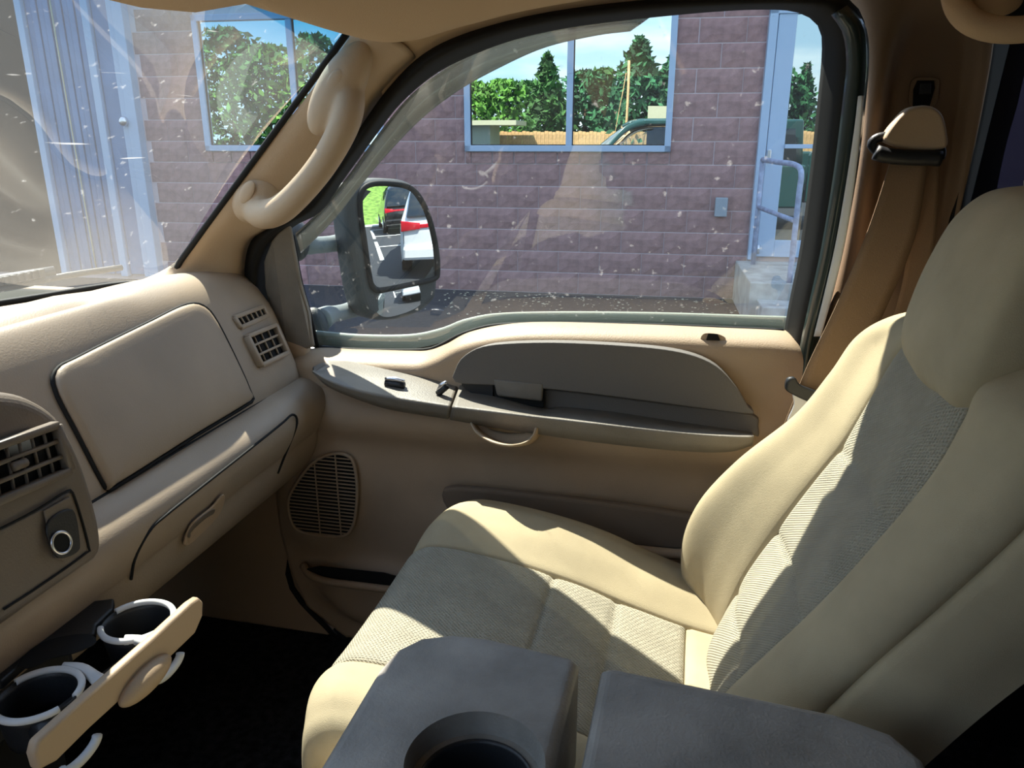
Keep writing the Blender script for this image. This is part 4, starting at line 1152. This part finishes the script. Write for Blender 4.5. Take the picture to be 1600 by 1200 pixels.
# air vents at the right end
def vent(corn, nh, nvv, name, n=(1, 0, .35), dep=.012, vm='dash'):
    c = [np.array(q) for q in corn]     # TL, TR, BR, BL
    n = np.array(n, float); n /= np.linalg.norm(n)
    rt = plate(name, [q + n * .001 for q in c], n, .002, 'hole', dash, 0)
    def at(u, v): return (c[0] * (1 - u) + c[1] * u) * (1 - v) + (c[3] * (1 - u) + c[2] * u) * v
    def bar(a, b, wd, lift, th, nm):
        d = b - a; d = d / np.linalg.norm(d); s = np.cross(d, n)
        k = [a - s * wd, b - s * wd, b + s * wd, a + s * wd]
        plate(nm, [q + n * lift for q in k], n, th, vm, rt, .0008, seg=1)
    for i in range(nh):
        v = (i + 1) / (nh + 1); bar(at(0, v), at(1, v), .0022, .006, .004, 'vent_slat')
    for i in range(nvv):
        u = (i + 1) / (nvv + 1); bar(at(u, 0), at(u, 1), .0013, .003, .004, 'vent_fin')
    ring = [at(0, 0), at(1, 0), at(1, 1), at(0, 1)]
    for i in range(4): bar(ring[i], ring[(i + 1) % 4], .004, .002, dep, 'vent_frame')
    return rt
def onface(px, py, lift=.004):
    x = -.78
    for _ in range(8):
        q = P(px, py, x=x); x = face_x(q[2]) + lift
    return P(px, py, x=x)
vent([onface(380, 528), onface(424, 510), onface(443, 553), onface(402, 573)], 2, 3, 'air_vent')
vent([onface(363, 497), onface(408, 480), onface(415, 494), onface(373, 513)], 0, 5, 'defroster_vent', dep=.006)
# knee pad and lower dash
kprof = [(-.748, 1.046), (-.716, 1.044), (-.690, 1.030), (-.680, 1.008), (-.684, .985), (-.694, .962), (-.701, .948), (-.708, .915), (-.722, .885), (-.745, .862), (-.79, .845), (-.95, .84)]
ysk = [-.2, .3, .6, .75, .9, 1.1, 1.25, 1.31, 1.345, 1.36]
ek = [0, 0, 0, 0, 0, 0, 0, .004, .02, .06]
G = []
for k, (x, z) in enumerate(kprof):
    row = []
    for y, ei in zip(ysk, ek):
        # the lower edge rises to the right
        up = 0
        row.append((x - ei, y, z - ei * .35 * (1 if z > .95 else -1) + up))
    G.append(row)
G = np.array(G); G = crm(G, 60); G = np.swapaxes(crm(np.swapaxes(G, 0, 1), 60), 0, 1)
o = gridmesh('knee_pad', G, 'dash', dash); solid(o, .01, 0)
# lower glove box lid seam and finger pull
lid = [P(a, b, x=-.696) for a, b in [(250, 822), (300, 775), (380, 712), (440, 665), (456, 647), (464, 655), (462, 672), (450, 700)]]
kx = lambda z: np.interp(-z, [-q[1] for q in kprof[3:]], [q[0] for q in kprof[3:]])
def onknee(px, py, lift=.0):
    x = -.7
    for _ in range(10):
        q = P(px, py, x=x); x = kx(q[2]) + lift
    return P(px, py, x=x)
tube('knee_gap_shade', [(-.734, .62, 1.050), (-.734, .9, 1.050), (-.735, 1.2, 1.048), (-.742, 1.335, 1.042)], .0032, 'black', dash, n=30, seg=8)  # black tube painted in for the shadow between dash face and knee pad
tube('lid_seam', [onknee(a, b, .0065) for a, b in [(205, 905), (212, 870), (235, 828), (262, 803), (320, 757), (390, 702), (440, 662), (456, 648), (464, 654), (462, 670), (446, 710), (434, 740)]], 0.0022, 'black', dash, n=80, seg=6)
plate('finger_pull', [onknee(a, b, .010) for a, b in [(288, 838), (300, 815), (330, 790), (345, 772), (348, 780), (338, 806), (300, 845), (286, 852)]], (1, 0, -.1), .004, 'tan', dash, .002, 40)
plate('finger_pull', [onknee(a, b, .0135) for a, b in [(292, 836), (303, 817), (326, 798), (335, 796), (328, 808), (300, 838)]], (1, 0, -.1), .002, 'bezel', dash, .001, 40)

# centre stack bezel
cs = thing('center_stack', 'greyish tan centre stack bezel with vent and power outlet', 'console', (-.7, .45, 1.0))
csx = lambda z: -.665 + (1.2 - z) * .03
def CS(px, py, lift=0.0):
    n_ = np.array([1, 0, .12]); n_ /= np.linalg.norm(n_); return P(px, py, n=n_, c=np.array([-.665, .5, 1.1]) + n_ * lift)
nst = np.array([1, 0, .12]); nst /= np.linalg.norm(nst)
outl = [(-120, 640), (-50, 612), (0, 610), (50, 620), (95, 650), (125, 700), (148, 765), (163, 830), (160, 868), (130, 892), (60, 942), (0, 985), (-120, 1060)]
plate('bezel', [CS(a, b) for a, b in outl], -nst, .10, 'bezel', cs, .022, 90, 6)
# vent in the stack
class _D: pass
def svent():
    global dash
    keep = dash; dash = cs
    r = vent([CS(-40, 706, .004), CS(78, 664, .004), CS(98, 735, .004), CS(-30, 790, .004)], 2, 5, 'air_vent', n=nst, vm='bezel')
    dash = keep
    # thumb tab
    tube('vent_tab', [CS(20, 730, .014), CS(40, 722, .014)], .005, 'bezel', r if False else cs, n=4, seg=10)
svent()
plate('lower_panel', [CS(a, b, -.002) for a, b in [(-60, 850), (0, 826), (60, 795), (104, 768), (116, 776), (136, 850), (132, 864), (60, 915), (6, 950), (-60, 985)]], nst, .004, 'bezel', cs, .002)
tube('panel_seam', [CS(a, b, .003) for a, b in [(-60, 850), (0, 826), (60, 795), (104, 768), (116, 776), (138, 852), (132, 866), (60, 917), (6, 952)]], .0014, 'black', cs, n=60, seg=6)
plate('outlet_panel', [CS(a, b, .003) for a, b in [(66, 798), (106, 776), (126, 840), (124, 856), (98, 876), (84, 872)]], nst, .003, 'bezel', cs, .001)
plate('outlet_housing', [CS(a, b, .005) for a, b in [(70, 818), (110, 796), (122, 850), (116, 864), (95, 872), (82, 866)]], nst, .004, 'blackp', cs, .002, 30)
tube('outlet_ring', [CS(96 + 15 * math.cos(t), 848 + 17 * math.sin(t), .011) for t in np.linspace(0, 2 * PI, 16, endpoint=False)], .0018, 'chrome', cs, n=40, seg=8, closed=True)
plate('outlet_socket', [CS(96 + 13 * math.cos(t), 848 + 15 * math.sin(t), .0095) for t in np.linspace(0, 2 * PI, 24, endpoint=False)], nst, .001, 'hole', cs, 0)
# dark recess below the stack and lower console side
box('lower_recess', (-.85, .15, .86), (-.70, .655, .99), 'blackp', cs, .01)
box('tunnel_cover', (-1.2, .2, .42), (-.72, .64, .87), 'black', cs, .02)

# =================================================================== CUP HOLDER TRAY
ch = thing('cup_holder', 'pulled-out black cup holder tray with two pale-rimmed rings and tan front panel', 'cup holder', (-.62, .55, .93))
nf = np.array([1, 0, .25]); nf /= np.linalg.norm(nf)
FX = -.545
fpts = [P(a, b, x=FX) for a, b in [(60, 1158), (100, 1122), (170, 1060), (240, 998), (300, 942), (312, 934), (319, 940), (318, 962), (306, 990), (270, 1025), (200, 1085), (140, 1140), (90, 1190), (62, 1205), (55, 1180)]]
o = plate('front_panel', fpts, (-1, 0, 0), .012, 'tan', ch, .004, 0, 4)
pc = P(228, 1062, x=FX + .003); pe = P(268, 1012, x=FX + .004) - pc; hl = np.linalg.norm(pe) * 1.0
ellipsoid('finger_grip', pc, (.012, hl * .9, .015), 'tan', ch)
# tray body with two round wells (frames made of rings and curved liners)
def TR(px, py, z=.945): return P(px, py, z=z)
def ring_at(px, py, r, a0, a1, nm, z=.948, rr=.0035, mat='white'):
    c = TR(px, py, z); pts = [c + np.array([math.cos(t) * r, math.sin(t) * r, 0]) for t in np.linspace(a0, a1, 14)]
    return tube(nm, pts, rr, mat, ch, n=40, seg=10)
for (a, b) in ((215, 970), (60, 1085)):
    c = TR(a, b, .948); r = .040
    ring_at(a, b, r, math.radians(100), math.radians(250) if False else math.radians(100), 'ring_dummy') if False else None
    # pale rubber ring: two arcs facing the sides
    tube('cup_ring', [c + np.array([math.cos(t) * r, math.sin(t) * r, 0]) for t in np.linspace(math.radians(10), math.radians(165), 14)], .0038, 'white', ch, n=36, seg=10)
    tube('cup_ring', [c + np.array([math.cos(t) * r, math.sin(t) * r, 0]) for t in np.linspace(math.radians(215), math.radians(340), 12)], .0038, 'white', ch, n=30, seg=10)
    # curved dark liner wall
    G = np.array([[c + np.array([math.cos(t) * r * (1 - .15 * k / 5), math.sin(t) * r * (1 - .15 * k / 5), -.045 * k / 5]) for t in np.linspace(0, 2 * PI, 40, endpoint=False)] for k in range(6)])
    o = gridmesh('cup_well', G, 'blackp', ch, closev=True); solid(o, .002, 0)
    mk('well_floor', [c + np.array([math.cos(t) * r * .86, math.sin(t) * r * .86, -.045]) for t in np.linspace(0, 2 * PI, 24, endpoint=False)], [tuple(range(24))], 'hole', ch, smooth=False)
# tray deck between stack and wells
dk = [TR(a, b, .950) for a, b in [(0, 1000), (90, 945), (178, 934), (176, 950), (150, 975), (148, 990), (90, 1000), (40, 1030), (0, 1065), (-40, 1060)]]
plate('tray_deck', dk, (0, 0, -1), .012, 'blackp', ch, .003)
plate('tray_hollow', [TR(a, b, .9515) for a, b in [(30, 1035), (60, 1008), (100, 995), (140, 992), (150, 1005), (120, 1020), (80, 1030), (45, 1045)]], (0, 0, 1), .001, 'hole', ch, 0, 40)
p0 = TR(118, 1040, .945); p1 = TR(160, 1075, .945)
tube('ring_hinge', [TR(100, 1040, .948), TR(128, 1044, .948), TR(150, 1060, .945), P(165, 1072, x=FX - .01)], [.004, .006, .008, .008], 'white', ch, n=16, seg=10)
tube('ring_hinge', [TR(195, 1000, .948), TR(215, 1000, .946), P(232, 1005, x=FX - .01)], .006, 'white', ch, n=12, seg=10)
tube('slide_arm', [P(60, 1150, x=-.60), P(150, 1080, x=-.60), P(250, 1000, x=-.60)], .012, 'blackp', ch, n=8, seg=8)
for (a, b) in ((262, 1040), (125, 1175)):
    c = P(a, b, x=FX - .025); tube('cup_ring', [c + np.array([.0, math.cos(t) * .024, math.sin(t) * .010]) for t in np.linspace(PI, 2 * PI, 10)], .005, 'white', ch, n=20, seg=8)

# =================================================================== PASSENGER SEAT
seat = thing('passenger_seat', 'beige cloth passenger bucket seat with woven insert and headrest', 'seat', (0, .93, .42))
# cushion control grid: rows front to rear, columns inboard to outboard
cols = [(.645, -.22), (.648, -.045), (.672, -.004), (.715, .006), (.785, -.006), (.90, -.010), (1.0, -.008), (1.055, -.002), (1.11, .016), (1.165, .018), (1.205, -.02), (1.215, -.22)]
xs_ = [(-.365, -.16, .05), (-.395, -.09, .02), (-.415, -.035, .0), (-.395, -.004, 0), (-.35, .004, 0), (-.25, -.008, 0), (-.15, -.030, 0), (-.05, -.062, 0), (.05, -.088, 0), (.16, -.10, 0)]
H0 = .872
G = []
for (x, dz, _) in xs_:
    row = []
    for k, (y, dc) in enumerate(cols):
        u = (y - .64) / .58
        corner = .05 * max(0, (y - 1.0) / .21) ** 2 + .02 * max(0, (.72 - y) / .08)
        xx = x + corner * (1 if x < -.2 else max(0, 1 - (x + .2) / .3))
        row.append((xx, y, H0 + dz + dc))
    G.append(row)
CU = np.array(G)
def surf(C, nu, nv):
    G = crm(C, nu); return np.swapaxes(crm(np.swapaxes(G, 0, 1), nv), 0, 1)
def normals(G):
    du = np.gradient(G, axis=0); dv = np.gradient(G, axis=1)
    n = np.cross(du, dv); n /= np.linalg.norm(n, axis=2)[:, :, None] + 1e-9; return n
def part(name, C, u0, u1, v0, v1, mat, parent, nu=60, nv=30, puff=.004, sgn=1, tuck=.010, grooves=(), label=None, edges=(1, 1, 1, 1)):
    """part of the surface C between fractional control indexes; edges dive in like a sewn seam"""
    NU, NV = C.shape[0] - 1, C.shape[1] - 1
    def ev(s, C, n):
        o = []
        for q in s:
            i = min(int(q), n - 1); t = q - i; b, c = C[i], C[i + 1]
            p = C[i - 1] if i > 0 else 2 * b - c; d = C[i + 2] if i + 2 <= n else 2 * c - b
            o.append(.5 * ((2 * b) + (-p + c) * t + (2 * p - 5 * b + 4 * c - d) * t * t + (-p + 3 * b - 3 * c + d) * t ** 3))
        return np.array(o)
    def dist(n, e0, e1):
        s = np.linspace(0, 1, n - 4)
        pre = [0, .006] if e0 else [0, .01]
        return np.sort(np.unique(np.concatenate([s, [.006, .02, .98, .994]])))
    su = dist(nu, 1, 1); sv = dist(nv, 1, 1)
    G = ev(u0 + su * (u1 - u0), C, NU); G = np.swapaxes(ev(v0 + sv * (v1 - v0), np.swapaxes(G, 0, 1), NV), 0, 1)
    n = normals(G) * sgn
    wu = np.linalg.norm(G[-1, G.shape[1] // 2] - G[0, G.shape[1] // 2]); wv_ = np.linalg.norm(G[G.shape[0] // 2, -1] - G[G.shape[0] // 2, 0])
    for i in range(G.shape[0]):
        for j in range(G.shape[1]):
            a = su[i]; b = sv[j]
            ds = []
            if edges[0]: ds.append(a * wu)
            if edges[1]: ds.append((1 - a) * wu)
            if edges[2]: ds.append(b * wv_)
            if edges[3]: ds.append((1 - b) * wv_)
            d = min(ds) if ds else 1
            h = puff * (1 - math.exp(-d / .018)) - tuck * math.exp(-d / .0028)
            for (ax, pos) in grooves:
                q = (u0 + a * (u1 - u0)) if ax == 'u' else (v0 + b * (v1 - v0))
                sc_ = wu / (u1 - u0) if ax == 'u' else wv_ / (v1 - v0)
                h -= .005 * math.exp(-(abs(q - pos) * sc_ / .0035) ** 1.3)
                h -= .002 * math.exp(-(abs(q - pos) * sc_ / .02) ** 2)
            G[i, j] += n[i, j] * h
    o = gridmesh(name, G, mat, parent)
    solid(o, .004, 0)
    if label: o['label'] = label
    return o
part('cushion_insert', CU, 2.2, 7.85, 3.55, 6.85, 'weave', seat, 110, 44, .003, -1 if False else 1, grooves=(('u', 5.75), ('u', 6.75)), label='woven cushion insert')
part('cushion_insert_rear', CU, 7.85, 9, 3.55, 6.85, 'cloth', seat, 20, 30, .003, label='plain cloth strip at the back of the cushion')
part('outer_bolster', CU, 0, 9, 6.85, 11, 'cloth', seat, 80, 40, .003, edges=(0, 0, 1, 0))
part('inner_bolster', CU, 0, 9, 0, 3.55, 'cloth', seat, 80, 34, .003, edges=(0, 0, 0, 1))
part('cushion_front', CU, 0, 2.2, 3.55, 6.85, 'cloth', seat, 24, 30, .002, edges=(0, 1, 1, 1))
box('seat_base', (-.30, .70, .44), (.14, 1.17, .74), 'black', seat, .02)

# backrest control grid: rows by height, columns outboard back -> inboard back
def brow(z, o_, sO, m, sI, pp, side=.66, wo=0.0, dz=(0, 0)):
    return [(o_ + .17, 1.175 - wo, z - .03), (o_ + .07, 1.185 - wo, z - .01), (o_ + .012, 1.165 - wo, z), (o_ + .0, 1.135 - wo, z + .002), ((o_ + sO) / 2 + .004, 1.095 - wo, z + .004), (sO, 1.05 - wo * .6, z + .004),
            (m, .99 - wo * .4, z + .004), (m + .004, .93, z + .004), (m, .87, z + .004), (sI, .82, z + .004), (sI * .45 + pp * .55 - .016, .765, z + .002), (pp - .006, .715, z), (pp + .012, .685, z - .004), (pp + .07, side, z - .01), (pp + .125, side, z - .02)]
BK = np.array([
    brow(.70, .10, .10, .085, .06, .06),
    brow(.78, .040, .085, .070, .050, .055),
    brow(.86, .026, .104, .102, .088, .072),
    brow(.94, .045, .138, .148, .142, .118),
    brow(1.02, .098, .178, .192, .198, .165),
    brow(1.10, .172, .220, .232, .238, .218),
    brow(1.17, .214, .247, .258, .268, .262),
    brow(1.225, .242, .268, .276, .284, .292, wo=.0),
    brow(1.262, .275, .285, .290, .294, .305, wo=.03),
    brow(1.285, .33, .32, .315, .33, .345, wo=.06),
])
k = BK.shape[1] - 1
part('outer_back_bolster', BK, 0, 9, 0, 5, 'cloth', seat, 90, 44, .003, edges=(0, 0, 0, 1), sgn=-1)
part('back_insert', BK, 0, 8.0, 5, 9, 'weave', seat, 120, 44, .004, edges=(0, 1, 1, 1), grooves=(('u', 1.9), ('u', 3.2), ('u', 4.9)), label='woven backrest insert', sgn=-1)
part('inner_back_bolster', BK, 0, 9, 9, 12.3, 'cloth', seat, 90, 34, .003, edges=(0, 0, 1, 1), sgn=-1)
part('side_panel', BK, 0, 9, 12.3, 14, 'cloth', seat, 90, 20, .001, edges=(0, 0, 1, 0), sgn=-1, label='plain cloth side panel of the backrest')
part('shoulder', BK, 8.0, 9, 5, 9, 'cloth', seat, 16, 30, .002, edges=(1, 0, 0, 0), sgn=-1)
# headrest
HD = []
for z, x, wy, dep in [(1.215, .300, .100, .03), (1.235, .275, .118, .08), (1.27, .268, .128, .11), (1.32, .276, .132, .12), (1.37, .290, .132, .12), (1.415, .308, .126, .10), (1.445, .335, .11, .07), (1.455, .37, .08, .03), (1.455, .385, .04, .01)]:
    c = .935; x -= .008
    HD.append([(x + dep + .03, c, z), (x + dep + .02, c + wy * .6, z), (x + dep * .75, c + wy, z), (x + .03, c + wy * 1.02, z), (x + .006, c + wy * .86, z), (x, c + wy * .45, z), (x - .004, c, z), (x, c - wy * .45, z), (x + .006, c - wy * .86, z), (x + .03, c - wy * 1.02, z), (x + dep * .75, c - wy, z), (x + dep + .02, c - wy * .6, z), (x + dep + .03, c, z)])
HD = np.array(HD)
part('headrest', HD, 0, 8, 0, 12, 'cloth', seat, 60, 90, .0, edges=(0, 0, 0, 0), grooves=(('v', 8.6),), sgn=-1)

# =================================================================== CENTRE SEAT WITH FOLDED ARMREST CONSOLE
cset = thing('middle_bench_seat', 'beige middle seat with folded grey armrest console and cup well', 'seat', (0, .45, .42))
cz = 1.03
fo = [(-.255, .30), (-.258, .45), (-.255, .575), (-.245, .61), (-.215, .630), (-.18, .634), (-.10, .626), (-.078, .622), (-.076, .60), (-.078, .45), (-.08, .28), (-.16, .27), (-.24, .275)]
def rpoly(pts, n):
    return crv([(a, b, 0) for a, b in pts], n, True)
o = plate('console_front', [(a, b, cz) for a, b in [(-.258, .26), (-.258, .56), (-.252, .592), (-.235, .615), (-.205, .628), (-.17, .630), (-.082, .618), (-.076, .61), (-.080, .26)]], (0, 0, -1), .13, 'console', cset, .011, 0, 5)
cc = P(742, 1190, z=cz)
def cyl(r1, r2, z1, z2, c): 
    n_ = 64; V = [(c[0] + r1 * math.cos(t), c[1] + r1 * math.sin(t), z1) for t in np.linspace(0, 2 * PI, n_, endpoint=False)] + [(c[0] + r2 * math.cos(t), c[1] + r2 * math.sin(t), z2) for t in np.linspace(0, 2 * PI, n_, endpoint=False)]
    return mk('cutter', V, [tuple(range(n_)), tuple(range(n_, 2 * n_))] + [(i, (i + 1) % n_, n_ + (i + 1) % n_, n_ + i) for i in range(n_)], 'console', None, False)
cut(o, [cyl(.058, .054, cz + .02, cz - .022, cc)])
cut(o, [cyl(.047, .042, cz - .01, cz - .10, cc)])
for pl in o.data.polygons: pl.use_smooth = True
me = o.data
try: me.set_sharp_from_angle(angle=math.radians(35))
except Exception: pass
n_ = 48
G = np.array([[(cc[0] + r * math.cos(t), cc[1] + r * math.sin(t), z) for t in np.linspace(0, 2 * PI, n_, endpoint=False)] for r, z in [(.0475, cz - .021), (.0455, cz - .0205), (.0445, cz - .024), (.0415, cz - .06), (.039, cz - .098), (.0, cz - .099)]])
o = gridmesh('cup_liner', G, 'blackp', cset, closev=True); o['label'] = 'black cup well liner'
tube('liner_ridge', [(cc[0] + .040 * math.cos(t), cc[1] + .040 * math.sin(t), cz - .055) for t in np.linspace(0, 2 * PI, 24, endpoint=False)], .002, 'blackp', cset, n=48, seg=8, closed=True)
plate('console_lid', [(-.060, .25, cz), (-.055, .605, cz), (-.048, .613, cz), (.15, .600, cz - .004), (.195, .590, cz - .008), (.215, .565, cz - .010), (.22, .50, cz - .010), (.22, .25, cz - .008)], (0, 0, -1), .14, 'console', cset, .011, 0, 5)
box('console_body', (-.235, .28, .80), (.20, .59, .905), 'blackp', cset, .01)
# centre seat cushion, its front corner in the sun
cc_ = []
for (x, dz) in [(-.36, -.14), (-.385, -.06), (-.388, -.02), (-.365, .0), (-.30, .004), (-.1, 0), (.15, -.01)]:
    cc_.append([(x + .03 * max(0, (.32 - y) / .05) + c_, y, .842 + dz + d) for y, d, c_ in [(.26, -.12, .02), (.27, -.02, .01), (.30, 0, 0), (.42, .002, 0), (.54, .0, 0), (.60, -.004, .005), (.630, -.03, .02), (.635, -.14, .035)]])
part('seat_cushion', np.array(cc_), 0, 6, 0, 7, 'cloth', cset, 50, 50, 0, edges=(0, 0, 0, 0))
box('seat_base', (-.30, .28, .44), (.14, .62, .74), 'black', cset, .02)

print('OBJECTS', len(bpy.data.objects))
